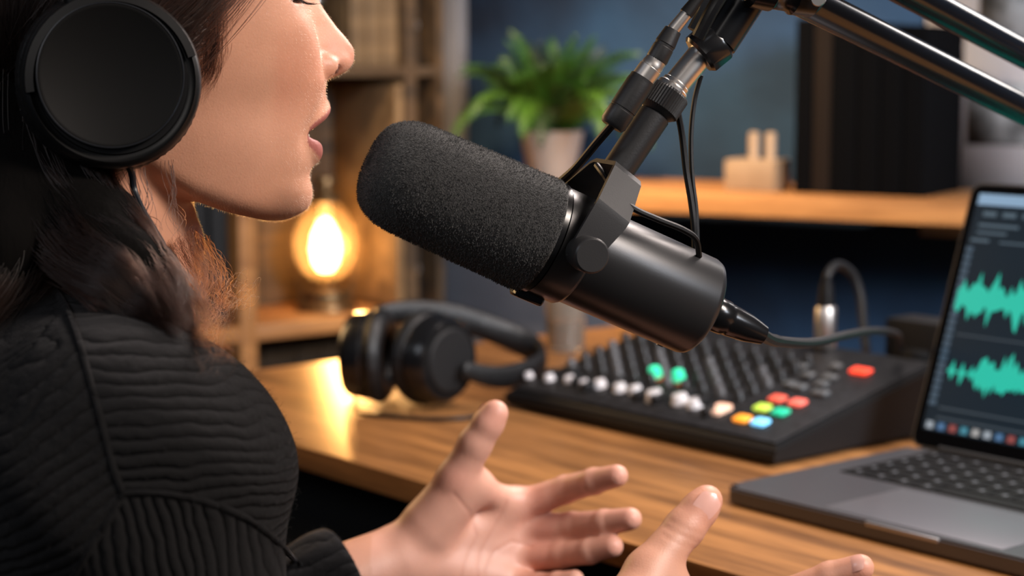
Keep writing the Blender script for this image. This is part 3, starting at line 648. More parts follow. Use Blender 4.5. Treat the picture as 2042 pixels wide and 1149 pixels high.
# cable with connectors running beside the stem
cx = thing('connector_cable', 'black cable with silver-banded connectors running up beside the microphone stem', 'cable', T(S(1290, 140, -.012)))
CI = cx.matrix_world.inverted(); dd = -.022
def cl_(name, a, b, prof, m, n=28):
    mw = CI @ zto(a, b); L_ = (Vector(b)-Vector(a)).length; return lathe(name, [(r*pxm, z*L_) for r, z in prof], m, cx, mw, n=n)
q0, q1, q2, q3, q4_, q5 = S(1222, 248, dd), S(1281, 158, dd), S(1310, 118, dd), S(1342, 60, dd), S(1368, 28, dd), S(1405, -20, dd)
tube('cable', [CI @ v for v in (S(1118, 362, .022), S(1150, 333, .0), S(1190, 285, -.012), q0)], .0022, 'rubber', cx, n=10)
cl_('lower_sleeve', q0, q1, [(0, -.05), (22, -.05), (27, .02), (27, .3), (26, .31), (26, .34), (27, .35), (27, .9), (26, .95), (26, 1.02), (0, 1.02)], 'blackplastic')
cl_('silver_band', q1, q2, [(0, 0), (23.5, 0), (23.5, .55), (22, .58), (22, .75), (21, .8), (21, 1), (0, 1)], 'steel')
cl_('upper_sleeve', q2, q3, [(0, -.05), (21, -.05), (22, .02), (21, .4), (20, .42), (20, .5), (21, .52), (17, 1), (0, 1)], 'blackplastic')
cl_('thin_silver_band', q3, q4_, [(0, 0), (13, 0), (12, 1), (0, 1)], 'steel')
cl_('strain_relief', q4_, q5, [(0, 0), (14, 0), (10, 1), (0, 1)], 'rubber')
tube('cable', [CI @ v for v in (q5, S(1440, -60, dd), S(1500, -130, dd+.01))], .0024, 'rubber', cx, n=10)
# thin leads
yt = S(1193, 333, -.012)
o = tube('thin_lead', [S(1190, 330, .0), S(1206, 352, -.012), S(1228, 385, -.022), S(1262, 415, -.024), S(1310, 437, -.018), S(1362, 458, -.01), S(1388, 478, -.004), S(1394, 512, .004)], .0016, 'rubber', None, n=8); tag(o, 'thin black lead drooping from the yoke over the microphone body', 'cable')
o = tube('hanging_lead', [S(1352, 225, .01), S(1360, 270, .014), S(1368, 340, .016), S(1378, 400, .016), S(1384, 450, .016), S(1386, 500, .018)], .0017, 'rubber', None, n=8); tag(o, 'thin black lead hanging straight down from the knurled collar, front one', 'cable')
o = tube('hanging_lead', [S(1398, 150, .02), S(1385, 200, .022), S(1378, 270, .022), S(1380, 350, .022), S(1388, 420, .022), S(1391, 505, .022)], .0013, 'rubber', None, n=8); tag(o, 'second thinner lead hanging down from the lock nut behind the first', 'cable')
# xlr plug and cable out of the back of the microphone
xq = thing('microphone_cable', 'black cable plugged into the rear of the microphone and running off to the mixer', 'cable', MIC @ T(.087, 0, 0))
lathe('plug', [(0, 0), (.0085, 0), (.0092, .001), (.0092, .010), (.0085, .011), (.0085, .013), (.0075, .024), (.0052, .034), (0, .034)], 'gloss', xq, XA, n=32)
e0 = MIC @ Vector((.120, 0, 0)); XI = xq.matrix_world.inverted(); d0 = (e0-CAM).dot(FW)
tube('cord', [XI @ v for v in (e0, P(1548, 680, d0+.04), P(1620, 684, d0+.13), P(1690, 668, d0+.25), P(1745, 660, d0+.42), P(1790, 668, d0+.58), P(1796, 700, d0+.66))], [.0034]*9+[.0030]*40, 'rubber', xq, n=10)
# ================================================================ headphones on the desk
hq = onz(765, 826, .75)
HX = (RT*.96+Vector((0, 1, 0))*-.28).normalized(); HY = Vector((-HX.y, HX.x, 0))
hd = thing('headphones', 'black over-ear headphones lying on the desk behind the gesturing hand', 'headphones', frame(hq, HX, HY, Z))
def cup(x, z, r_, side, tilt):
    m_ = T(x, .045, z) @ Rz(tilt) @ Ry(math.pi/2*side)
    lathe('ear_cup', [(0, .020), (r_*.80, .019), (r_*.88, .014), (r_*.90, .004), (r_*.93, .0), (r_*.90, -.004), (0, -.004)], 'gloss', hd, m_, n=56)
    lathe('cup_plate', [(0, .0225), (r_*.62, .0220), (r_*.66, .0205), (r_*.66, .018), (0, .018)], 'matte', hd, m_, n=48)
    pr_ = []
    for k in range(13): a = k/12*2*math.pi; pr_.append((r_*.74+.0115*math.cos(a), -.012+.0105*math.sin(a)))
    lathe('ear_pad', pr_, 'leather', hd, m_, n=56, sharp=80)
    lathe('inner_mesh', [(0, -.006), (r_*.62, -.006), (r_*.62, -.004), (0, -.004)], 'matte', hd, m_, n=40)
cup(-.032, .0475, .0465, -1, .10); cup(.036, .0475, .0465, 1, -.42)
bandc = [(-.044, .055, .076), (-.020, .085, .084), (.02, .125, .078), (.062, .155, .060), (.095, .165, .044), (.112, .150, .032), (.108, .115, .027), (.090, .07, .028), (.066, .035, .040)]
bm = bmesh.new(); pts = catmull(bandc, 8); rings = []
for i, p_ in enumerate(pts):
    t = (pts[min(i+1, len(pts)-1)]-pts[max(i-1, 0)]).normalized(); out_ = Vector((p_.x-.06, p_.y-.07, 0)); 
    if out_.length < 1e-4: out_ = Vector((1, 0, 0))
    s_ = t.cross(Z).normalized(); u_ = s_.cross(t).normalized(); e = i/(len(pts)-1); f_ = math.sin(math.pi*e)**.5; wb_, tb = .006+.008*f_, .003+.003*f_
    rings.append([bm.verts.new(p_+s_*tb*math.cos(a)+u_*wb_*math.sin(a)) for a in [2*math.pi*k/12 for k in range(12)]])
for a, b in zip(rings, rings[1:]):
    for k in range(12): bm.faces.new((a[k], a[(k+1) % 12], b[(k+1) % 12], b[k]))
bm.faces.new(rings[0][::-1]); bm.faces.new(rings[-1]); fin(bm, 'headband', 'leather', hd, sharp=80)
tube('cord', [(-.04, .03, .006), (-.02, -.012, .0025), (.03, -.022, .0025), (.075, -.015, .0025), (.098, .02, .0025), (.095, .06, .0025)], .0022, 'rubber', hd, n=8)
# ================================================================ signed-distance sculpting (numpy)
def smin(a, b, k): h = np.clip(.5+.5*(b-a)/k, 0, 1); return b*(1-h)+a*h-k*h*(1-h)
def smax(a, b, k): return -smin(-a, -b, k)
def cap(p, a, b, ra, rb):
    a = np.asarray(a, float); b = np.asarray(b, float); ba = b-a; t = np.clip(((p-a)@ba)/(ba@ba), 0, 1)
    return np.sqrt((((p-a)-t[:, None]*ba)**2).sum(1))-(ra+(rb-ra)*t)
def ell(p, c, r, R=None):
    q = p-np.asarray(c, float)
    if R is not None: q = q@R
    r = np.asarray(r, float); k0 = np.sqrt(((q/r)**2).sum(1)); k1 = np.sqrt(((q/r**2)**2).sum(1))+1e-9; return k0*(k0-1)/k1
def mesh_sdf(f, lo, hi, h, lv=4, K=1.0):
    """surface nets on a sparse grid; f takes (n,3) points"""
    lo = np.asarray(lo, float); s = h*2**lv; n = np.ceil((np.asarray(hi)-lo)/s).astype(int)
    c = np.stack(np.meshgrid(*[np.arange(k) for k in n], indexing='ij'), -1).reshape(-1, 3)
    off = np.array([(i, j, k) for i in (0, 1) for j in (0, 1) for k in (0, 1)])
    for l in range(lv, -1, -1):
        s = h*2**l; v = f(lo+(c+.5)*s); c = c[np.abs(v) < s*.9*(1.25 if K == 1 else K)+h]
        if l: c = (c[:, None]*2+off[None]).reshape(-1, 3)
    B = 1 << 20
    key = lambda a: (a[..., 0]*B+a[..., 1])*B+a[..., 2]
    B = 4096
    ck = (c[:, None]+off[None]).reshape(-1, 3); kk = key(ck); uk, inv = np.unique(kk, return_inverse=True); inv = inv.reshape(-1)
    up = np.stack([uk//(B*B), (uk//B) % B, uk % B], -1); val = f(lo+up*h)
    V = val[inv].reshape(-1, 8); m = (V.min(1) < 0) & (V.max(1) >= 0); c = c[m]; V = V[m]
    acc = np.zeros((len(c), 3)); cnt = np.zeros(len(c))
    for a in range(8):
        for d in (4, 2, 1):
            if a & d: continue
            b = a | d; x = (V[:, a] < 0) != (V[:, b] < 0); t = np.where(x, V[:, a]/(V[:, a]-V[:, b]+1e-12), 0)[:, None]
            acc += np.where(x[:, None], off[a]*(1-t)+off[b]*t, 0); cnt += x
    vert = lo+(c+acc/cnt[:, None])*h
    K_ = key(c); order = np.argsort(K_); Ks = K_[order]
    def find(cc):
        q = key(cc); i = np.clip(np.searchsorted(Ks, q), 0, len(Ks)-1); return order[i], Ks[i] == q
    faces = []
    for axi, (b1, b2) in ((0, (1, 2)), (1, (2, 0)), (2, (0, 1))):
        e = np.zeros(3, int); e[axi] = 1; bit = (4, 2, 1)[axi]; sgn0 = V[:, 0] < 0; sgn1 = V[:, bit] < 0; x = sgn0 != sgn1
        cc = c[x]; d1 = np.zeros(3, int); d1[b1] = 1; d2 = np.zeros(3, int); d2[b2] = 1
        i0 = np.nonzero(x)[0]; i1, o1 = find(cc-d1); i2, o2 = find(cc-d1-d2); i3, o3 = find(cc-d2); ok = o1 & o2 & o3
        q = np.stack([i0, i1, i2, i3], 1)[ok]; fl = sgn0[x][ok]; q[~fl] = q[~fl][:, ::-1]; faces.append(q)
    return vert, np.concatenate(faces)
def relax(v, f, it=1, w=.5):
    e = np.concatenate([f[:, [0, 1]], f[:, [1, 2]], f[:, [2, 3]], f[:, [3, 0]]])
    for _ in range(it):
        s = np.zeros_like(v); n = np.zeros(len(v))
        for i in range(3): s[:, i] = np.bincount(e[:, 0], v[e[:, 1], i], len(v))+np.bincount(e[:, 1], v[e[:, 0], i], len(v))
        n = np.bincount(e[:, 0], minlength=len(v))+np.bincount(e[:, 1], minlength=len(v)); v = v*(1-w)+w*s/np.maximum(n, 1)[:, None]
    return v
def tomesh(name, v, f, m, parent=None, col=None, attrs=None):
    me = bpy.data.meshes.new(name); me.vertices.add(len(v)); me.vertices.foreach_set('co', v.astype(np.float32).ravel())
    me.loops.add(len(f)*4); me.loops.foreach_set('vertex_index', f.astype(np.int32).ravel()); me.polygons.add(len(f))
    me.polygons.foreach_set('loop_start', np.arange(0, len(f)*4, 4, dtype=np.int32)); me.update(calc_edges=True)
    if col is not None: a = me.color_attributes.new('tint', 'FLOAT_COLOR', 'POINT'); a.data.foreach_set('color', np.c_[col, np.ones(len(v))].astype(np.float32).ravel())
    for k, x in (attrs or {}).items(): a = me.attributes.new(k, 'FLOAT', 'POINT'); a.data.foreach_set('value', x.astype(np.float32))
    return newobj(name, me, m, parent)
def gnormals(f, v, e=.0006):
    g = np.stack([f(v+np.eye(3)[i]*e)-f(v-np.eye(3)[i]*e) for i in range(3)], 1); return g/(np.linalg.norm(g, axis=1)[:, None]+1e-9)
A3 = lambda v: np.array(v[:], float)
# ================================================================ head frame (centimetres)
HY_ = math.radians(17.5); HF = Vector((math.cos(HY_), math.sin(HY_), 0)); HLf = Vector((-math.sin(HY_), math.cos(HY_), 0))
HO = P(450, 200, .937)
HM = np.stack([A3(HF), A3(HLf), A3(Z)], 0)*.01            # rows: world vectors per cm
def h2w(q): return A3(HO)+np.asarray(q, float)@HM
def w2h(p): return ((p-A3(HO))@HM.T)*1e4
def H(x, y, z): return Vector(h2w((x, y, z)))
def trace(pts):
    out = []
    for x, y in pts: p = onplane(x, y, HO, HLf)-HO; out.append((p.dot(HF)*100, p.z*100))
    return np.array(out)
# profile of the face read off the photograph: (pixel x, pixel y)
TRP = [(600, -150), (611, -110), (616, -75), (614, -50), (612, -34), (620, -18), (632.5, 0), (649, 24), (669.5, 53), (690, 77), (702, 93), (706, 110), (703, 127), (692, 141), (675, 150), (658, 156), (647, 162), (643.5, 172), (645, 186), (649, 198),
      (655, 207), (656.5, 214), (655, 221), (648, 233), (634, 243), (616, 254), (598, 262), (596, 270), (613, 276), (628, 278), (637.5, 286), (641, 299), (639, 313), (632.5, 324), (621, 331), (613.5, 344), (615, 357), (621, 376), (620, 396), (613, 416), (597, 432), (577, 443)]
TRB = [(600, -150), (611, -110), (616, -75), (612, -50), (606, -34), (602, -18), (600, 0), (598, 24), (598, 53), (602, 77), (606, 93), (611, 110), (618, 127), (627, 141), (633, 150), (639, 156), (643, 162), (643.5, 172), (644, 186), (644, 198),
      (643, 207), (642, 214), (641, 221), (640, 233), (638, 243), (636, 254), (634, 262), (633, 270), (632, 276), (631, 278), (629, 286), (627, 299), (625, 313), (622, 324), (619, 331), (613.5, 344), (615, 357), (621, 376), (620, 396), (613, 416), (597, 432), (577, 443)]
tp = trace(TRP); tb = trace(TRB)
def tidy(t):
    z = t[:, 1][::-1].copy(); x = t[:, 0][::-1].copy(); z = np.maximum.accumulate(z+np.arange(len(z))*1e-5)
    zz = np.linspace(z[0], z[-1], 900); xx = np.interp(zz, z, x); k = np.hanning(19); k /= k.sum(); xp = np.pad(xx, 9, mode='edge'); return zz, np.convolve(xp, k, 'valid')
pz, px_ = tidy(tp); bz, bx_ = tidy(tb)
def wide(z, x, cm): n = int(cm/(z[1]-z[0]))//2*2+1; k = np.hanning(n+2)[1:-1]; k /= k.sum(); return np.convolve(np.pad(x, n//2, mode='edge'), k, 'valid')
sx_ = wide(bz, bx_, 4.2)
def table(xs, ys, cm=2.0):
    g = np.linspace(xs[0]-2, xs[-1]+2, 500); return g, wide(g, np.interp(g, xs, ys), cm)
WT = table([-7, -6, -4.5, -3, -1.5, 0, 2, 4, 6, 8, 10], [4.0, 4.5, 5.15, 5.6, 5.9, 6.15, 6.6, 6.9, 6.9, 6.8, 6.2], 3)
ZZ = lambda y: float(trace([(600, y)])[0, 1])      # height of a pixel row on the face
zM, zNose, zLipT, zLipB = ZZ(265), ZZ(165), ZZ(188), ZZ(334)
G = lambda x, c, s: np.exp(-((x-c)/s)**2)
ZT_ = table([-8, -5.2, -4.2, -2.5, -.5, 1.5, 3, 4.2, 6], [-1.5, -2.5, -3.7, -4.75, -5.55, ZZ(438)-.02, ZZ(444)-.05, ZZ(444)-.05, ZZ(442)], 1.6)
def head(q, want=None):
    X, Y, Zc = q[:, 0], np.abs(q[:, 1]), q[:, 2]
    b0 = np.interp(Zc, bz, bx_); b = np.interp(Zc, bz, sx_); xc = -5.6
    w = np.interp(Zc, *WT)
    # lips: the profile compressed towards the mouth corners
    t = np.clip(Y/2.45, 0, .999); s = np.sqrt(1-t**2)*.92+.08
    zq = zM+(Zc-zM)/s
    L = np.where((zq < zLipT) & (zq > zLipB), np.interp(zq, pz, px_)-np.interp(zq, bz, bx_), 0)
    D = L*(1-t**4)*np.where(Y < 2.45, 1, 0)*np.where(L < 0, (1-t**2)**.3, 1)
    D += (b0-b)*np.exp(-(Y/2.7)**2.4)
    D += .25*G(Y, 2.6, .5)*G(Zc, zM-.1, .9)*-1          # corner dimple
    # philtrum and labial fold
    N = np.where(Zc > zNose, np.interp(Zc, pz, px_)-b0, 0)
    zt = ZZ(115); wn = np.interp(Zc, [zNose, ZZ(150), ZZ(125), ZZ(90), ZZ(50), ZZ(0), ZZ(-40)], [.70, .88, .95, .98, .86, .80, 1.0])
    D += N*np.exp(-(Y/wn)**2.2)
    D += .95*G(Y, 3.3, 1.9)*G(Zc, ZZ(95), 2.1)       # cheek
    D += .42*G(Y, 4.5, 1.3)*G(Zc, ZZ(50), 1.2)      # cheekbone
    D -= .55*G(Y, 4.7, 1.25)*G(Zc, ZZ(205), 1.6)      # hollow
    D -= .10*G(Y-(1.75+(zNose-Zc)*.42), 0, .35)*np.clip((zNose+.9-Zc)/1.0, 0, 1)*np.clip((Zc-zM+.6)/1.2, 0, 1)   # nasolabial fold
    D -= 1.05*G(Y, 2.9, 1.45)*G(Zc, ZZ(-18), .95)      # eye socket
    D += .30*G(Y, 2.9, 1.9)*G(Zc, ZZ(-78), .7)      # brow
    D += .22*G(Y, 0, 1.7)*G(Zc, ZZ(398), 1.0)*0
    X1 = X-D*np.clip((X-xc)/4, 0, 1)
    a = b-xc; n = np.interp(Zc, [-6, -3, 0, 4, 8], [2.15, 2.15, 2.1, 2.15, 2.25])
    u = np.maximum(X1-xc, 0)/a; u2 = np.maximum(xc-X1, 0)/4.5; v = Y/w
    f = ((u**n+v**n)**(1/n)-1); f = np.where(X1 >= xc, f, (np.sqrt(u2**2+v**2)-1)); f = f*w*.95
    zj = np.interp(X, *ZT_)
    zj = zj+.9*np.clip(1-Y/3.0, 0, 1)*np.clip((2.5-X)/3, 0, 1)
    f = smax(f, (zj-Zc)*.95, 1.1)
    f = smax(f, Zc-8.5, 2.0)
    cr = (math.cos(.2), math.sin(.2)); R = np.array([[cr[0], 0, -cr[1]], [0, 1, 0], [cr[1], 0, cr[0]]])
    f = smin(f, ell(q, (-5.6, 0, 6.0), (9.6, 7.2, 8.4), R), 1.6)
    qa = q.copy(); qa[:, 1] = -Y; qa[:, 1] = -np.abs(q[:, 1])
    # wings of the nose, nostrils
    na = ell(qa, (4.72, -1.16, ZZ(133)), (1.02, .60, .72)); f = smin(f, na, .24)
    f = smin(f, ell(qa, (5.55, -.42, ZZ(122)), (.85, .6, .62)), .35)
    Rn = np.array([[.93, 0, -.36], [0, 1, 0], [.36, 0, .93]])
    f = smax(f, -ell(qa, (5.32, -.98, ZZ(146)), (.70, .36, .36), Rn), .12)
    # neck and its muscles
    f = smin(f, cap(q, (-6.4, 0, -1.5), (-8.6, 0, -15.5), 5.0, 5.5), 1.0)
    f = smin(f, cap(qa, (-7.3, -5.0, -1.5), (-3.6, -1.2, -15.2), 1.2, .9), 1.6)
    f = smin(f, cap(q, (-2.6, 0, -7.5), (-4.2, 0, -14), 1.2, 1.4), 1.8)
    # ears
    f = smin(f, ell(qa, (-6.6, -7.3, .9), (1.6, .55, 2.9)), .5)
    # eyelids over the eyeball, with the opening of a lowered gaze
    ec = np.array([1.95, -3.05, ZZ(-14)])
    lid = np.sqrt(((qa-ec)**2).sum(1))-1.30; ang = (qa[:, 2]-ec[2])-(-.42)-(.0)*(qa[:, 0]-ec[0])
    f = smin(f, lid, .45); f = smax(f, -(np.maximum(np.abs(ang)-.20, np.sqrt(((qa-ec)**2).sum(1))-1.55)), .10)
    if want: return zq, Y, D, b
    return f
# ================================================================ limbs (world metres)
def Pn(x, y, d): return A3(P(x, y, d))
NB = h2w((-8.6, 0, -12.5))                  # base of the neck
TY = math.radians(26); TR = np.array([math.sin(TY), -math.cos(TY), 0]); TF = np.array([math.cos(TY), math.sin(TY), 0])
SR = NB+TR*.155+np.array([0.0, 0, -.040])+TF*-.006; SL_ = NB-TR*.16+np.array([0, 0, -.045])+TF*-.01
WRr = Pn(1170, 1300, .95); ELr = np.array([-.125, .775, .655])
WRl = Pn(782, 1122, 1.150); ELl = np.array([-.262, 1.03, .70])
LH = dict(   # far hand, palm towards the microphone side
  meta=[(1040, 1008, 1.180), (1052, 1060, 1.184), (1042, 1113, 1.180), (1018, 1163, 1.172)],
  fing=[[(1040, 1008, 1.180), (1128, 976, 1.168), (1184, 960, 1.152), (1230, 949, 1.140)],
        [(1052, 1060, 1.184), (1142, 1050, 1.170), (1206, 1043, 1.152), (1257, 1035, 1.140)],
        [(1042, 1113, 1.180), (1120, 1107, 1.165), (1176, 1100, 1.150), (1221, 1090, 1.140)],
        [(1018, 1163, 1.172), (1076, 1167, 1.158), (1112, 1163, 1.147), (1146, 1156, 1.140)]],
  thumb=[(852, 1050, 1.150), (910, 955, 1.142), (948, 884, 1.136), (987, 824, 1.132)])
FR = [(.0104, .0090, .0083, .0072), (.0106, .0092, .0084, .0073), (.0102, .0087, .0080, .0070), (.0092, .0077, .0071, .0062)]
RHd = dict(
  meta=[(1440, 1265, 1.0), (1455, 1345, .99), (1450, 1425, .98), (1420, 1500, .97)],
  fing=[[(1440, 1265, 1.0), (1568, 1188, 1.0), (1655, 1152, .992), (1716, 1132, .985)],
        [(1455, 1345, .99), (1590, 1290, .99), (1685, 1262, .98), (1750, 1246, .97)],
        [(1450, 1425, .98), (1580, 1390, .98), (1665, 1370, .97), (1725, 1352, .96)],
        [(1420, 1500, .97), (1520, 1480, .97), (1585, 1465, .96), (1632, 1452, .95)]],
  thumb=[(1232, 1250, .965), (1292, 1142, .985), (1366, 1052, .998), (1410, 998, 1.003)])
def hand(p, h, wrist, k=1.0, tk=1.0, back=0):
    f = None; W = wrist; mt = [Pn(*m) for m in h['meta']]
    for i, m in enumerate(mt):
        a = W+(m-W)*.12; d = cap(p, a, m, .0135*k, .0098*k); f = d if f is None else smin(f, d, .010)
    for i, ch in enumerate(h['fing']):
        g = None; js = [Pn(*c) for c in ch]; r = FR[i]
        for j in range(3):
            d = cap(p, js[j], js[j+1], r[j]*k, r[j+1]*k); g = d if g is None else smin(g, d, .0022)
        for j in (1, 2): g = smin(g, ell(p, js[j], np.array([1, 1, 1])*r[j]*k*.99), .002)
        f = smin(f, g, .0042)
    js = [Pn(*c) for c in h['thumb']]; r = np.array((.0150, .0122, .0102, .0084))*k*tk; g = None
    for j in range(3):
        d = cap(p, js[j], js[j+1], r[j], r[j+1]); g = d if g is None else smin(g, d, .005)
    pad_ = js[2]*.35+js[3]*.65; g = smin(g, ell(p, pad_, np.array([1, 1, 1])*.0098*k*tk), .004)
    f = smin(f, g, .010)
    f = smin(f, cap(p, js[0], (js[1]*.75+mt[0]*.25), .0155*k, .0122*k), .010)      # ball of the thumb
    f = smin(f, cap(p, js[1]*.7+mt[0]*.3, mt[0]*.8+js[1]*.2, .0072*k, .0085*k), .012)    # web
    f = smin(f, cap(p, W*.75+mt[3]*.25, mt[3]*.85+W*.15, .0145*k, .011*k), .010)     # heel
    return f
# palm creases: thin valleys pressed into the far palm
CR = [[(905, 985, 1.13), (935, 1020, 1.13), (950, 1070, 1.13), (930, 1120, 1.13), (915, 1160, 1.13)], [(1010, 1002, 1.13), (985, 1050, 1.13), (960, 1100, 1.13), (950, 1160, 1.13)], [(1060, 1090, 1.13), (1020, 1080, 1.13), (985, 1100, 1.13), (965, 1150, 1.13)],
      [(1088, 965, 1.13), (1102, 1015, 1.13)], [(1148, 944, 1.13), (1158, 992, 1.13)], [(1172, 938, 1.13), (1184, 984, 1.13)], [(1160, 1025, 1.13), (1162, 1075, 1.13)], [(1204, 1018, 1.13), (1208, 1068, 1.13)], [(1125, 1082, 1.13), (1128, 1132, 1.13)], [(1172, 1075, 1.13), (1176, 1124, 1.13)],
      [(925, 905, 1.13), (968, 925, 1.13)]]
def proj(p):
    q = p-A3(CAM); d = q@A3(FW); return 1021+F*(q@A3(RT))/d, 574.5-F*(q@A3(UP))/d, d
def segd(x, y, pts):
    best = np.full(len(x), 1e9)
    for (ax_, ay_, *_), (bx, by, *_) in zip(pts, pts[1:]):
        dx, dy = bx-ax_, by-ay_; t = np.clip(((x-ax_)*dx+(y-ay_)*dy)/(dx*dx+dy*dy), 0, 1); best = np.minimum(best, np.hypot(x-ax_-t*dx, y-ay_-t*dy))
    return best
def trunk(p, o=0.0):
    c = NB+np.array([0, 0, -.16])+TF*-.022; Rt = np.stack([TF, -TR, np.array([0, 0, 1])], 1)
    f = ell(p, c, (.105+o, .150+o, .21+o), Rt)
    f = smin(f, cap(p, SR, SL_, .050+o, .050+o), .05)
    f = smin(f, cap(p, NB+np.array([0, 0, -.01]), SR+np.array([0, 0, .008]), .040+o*.8, .048+o), .03)
    f = smin(f, cap(p, NB+np.array([0, 0, -.01]), SL_+np.array([0, 0, .008]), .040+o*.8, .048+o), .03)
    f = smin(f, cap(p, c+np.array([0, 0, -.05]), c+np.array([0, 0, -.30]), .105+o, .115+o), .05)
    return f
def body(p):
    f = np.full(len(p), 9.)
    q = w2h(p); m = (q[:, 2] > -17) & (q[:, 2] < 17); 
    if m.any(): f[m] = head(q[m])*.01
    f[~m] = .02+np.abs(q[~m, 2]+np.where(q[~m, 2] < 0, 17, -17))*.01
    f = smin(f, trunk(p), .022)
    f = smin(f, cap(p, SR, ELr, .047, .038), .02); f = smin(f, cap(p, ELr, WRr, .038, .0245), .015)
    f = smin(f, cap(p, SL_, ELl, .047, .038), .02); f = smin(f, cap(p, ELl, WRl, .038, .0225), .015)
    mr = p[:, 0] > -.06
    if mr.any():
        g = f[mr]; pp_ = p[mr]; g = smin(g, hand(pp_, RHd, WRr, 1.03), .012)
        hl = hand(pp_, LH, WRl); f[mr] = smin(g, hl, .012)
    ml = (p[:, 0] > -.12) & (p[:, 0] <= -.06)
    if ml.any(): f[ml] = smin(f[ml], hand(p[ml], LH, WRl), .012)
    f = smax(f, .60-p[:, 2], .01)
    return f
lo = np.array([-.45, .62, .57]); hi = np.array([.22, 1.24, 1.235])
bv, bf_ = mesh_sdf(body, lo, hi, .0014, 5, K=1.7)
bv = relax(bv, bf_, 2, .5)
# creases
gx, gy, gd = proj(bv); gn = gnormals(body, bv)
nearL = (gd > 1.10) & (gd < 1.20) & (gx > 740)
dep = np.zeros(len(bv))
for i_, cr_ in enumerate(CR):
    dd_ = segd(gx[nearL], gy[nearL], cr_); dep[nearL] += np.exp(-(dd_/3.4)**2)*(.00010 if len(cr_) == 2 else .00042)
dep[nearL] *= np.clip(-(gn[nearL]@A3(FW))*1.5, 0, 1)
nearR = (gx > 1180) & (gd < 1.06)
for cr_ in ([(1325, 1050), (1360, 1068), (1392, 1082)], [(1336, 1036), (1372, 1056), (1402, 1066)], [(1322, 1066), (1350, 1084), (1385, 1094)]):
    dep[nearR] += np.exp(-(segd(gx[nearR], gy[nearR], cr_)/4)**2)*.00018
bv = bv-gn*dep[:, None]
# skin tint
q = w2h(bv); zq, Yq, Dq, bq_ = head(q, want=True)
def sm(x, a, b): t = np.clip((x-a)/(b-a), 0, 1); return t*t*(3-2*t)
base = np.array(lin((.80, .585, .475))[:3]); col = np.tile(base, (len(bv), 1))
def blend(mask, c, col=col): c = np.array(lin(c)[:3]); col += (c-col)*mask[:, None]
infront = sm(q[:, 0], 1.2, 2.2)*(q[:, 2] > -8)
blend(.40*G(Yq, 4.0, 2.4)*G(q[:, 2], ZZ(150), 2.4)*infront, (.78, .49, .38))
blend(.45*G(Yq, 0, 1.5)*G(q[:, 2], ZZ(115), .9)*sm(q[:, 0], 3.5, 5)*1.0, (.78, .50, .42))
tl_lip = np.clip(Yq/2.45, 0, 1)
lt_, lb_ = ZZ(209), ZZ(322)
up_w = sm(zq, zM-.15, zM+.05)*(1-sm(zq, lt_-.10, lt_+.06)); lo_w = (1-sm(zq, zM-.25, zM-.05))*sm(zq, lb_-.08, lb_+.10)
lipm = np.clip(up_w+lo_w, 0, 1)*(tl_lip < .985)*sm(q[:, 0], 2.2, 2.9)
blend(lipm*.9, (.60, .33, .31))
inm = (zq < ZZ(246)) & (zq > ZZ(276)) & (tl_lip < .95) & (q[:, 0] < np.interp(q[:, 2], bz, bx_)+.05) & (q[:, 0] > 1.5) & (Dq < -.10)
blend(inm*.9, (.22, .08, .07))
nm = ell(np.c_[q[:, 0], -np.abs(q[:, 1]), q[:, 2]], (5.32, -.98, ZZ(146)), (.70, .36, .36)); blend((nm < .05)*.7, (.30, .13, .10))
hm = (gx > 690) & (gy > 780) & (bv[:, 2] < .92)
blend(hm*.35, (.83, .61, .53))
palm = nearL & ((gn@A3(FW)) < -.2)
blend(palm*.6, (.87, .66, .585))
for (cx_, cy_, r_) in ((1232, 949, 26), (1258, 1036, 26), (1222, 1091, 26), (987, 830, 34), (1075, 1000, 38), (1082, 1060, 34), (1075, 1112, 34), (905, 955, 36), (1405, 1015, 40), (1716, 1132, 30)):
    blend(np.exp(-(((gx-cx_)**2+(gy-cy_)**2)/r_**2))*hm*.25, (.86, .53, .46))
blend(np.clip(dep/.0006, 0, 1)*.28, (.66, .38, .30))
sk = mat('skin', (.8, .58, .47), .47, spec=.5, sss=.09, bump=(900, .18, .001)); nt = sk.node_tree; b = nt.nodes['Principled BSDF']
b.inputs['Subsurface Radius'].default_value = (.008, .003, .0015); b.inputs['Subsurface Scale'].default_value = 1.0
vc = nt.nodes.new('ShaderNodeVertexColor'); vc.layer_name = 'tint'
nz = nt.nodes.new('ShaderNodeTexNoise'); nz.inputs['Scale'].default_value = 55; nz.inputs['Detail'].default_value = 6
mr_ = nt.nodes.new('ShaderNodeMapRange'); mr_.inputs['To Min'].default_value = .86; mr_.inputs['To Max'].default_value = 1.10
tc_ = nt.nodes.new('ShaderNodeTexCoord'); nt.links.new(tc_.outputs['Object'], nz.inputs[0]); nt.links.new(nz.outputs[0], mr_.inputs[0])
mxn = nt.nodes.new('ShaderNodeVectorMath'); mxn.operation = 'SCALE'; nt.links.new(vc.outputs[0], mxn.inputs[0]); nt.links.new(mr_.outputs[0], mxn.inputs['Scale']); nt.links.new(mxn.outputs[0], b.inputs['Base Color'])
M['skin'] = sk
per = thing('person', 'woman with long dark hair and black ribbed sweater speaking with both hands raised', 'person', T(Vector((float(NB[0]), float(NB[1]), 0))))
PI_ = per.matrix_world.inverted()
def wparent(o): o.parent = per; o.matrix_parent_inverse = PI_; return o
wparent(tomesh('body', bv, bf_, 'skin', None, col))
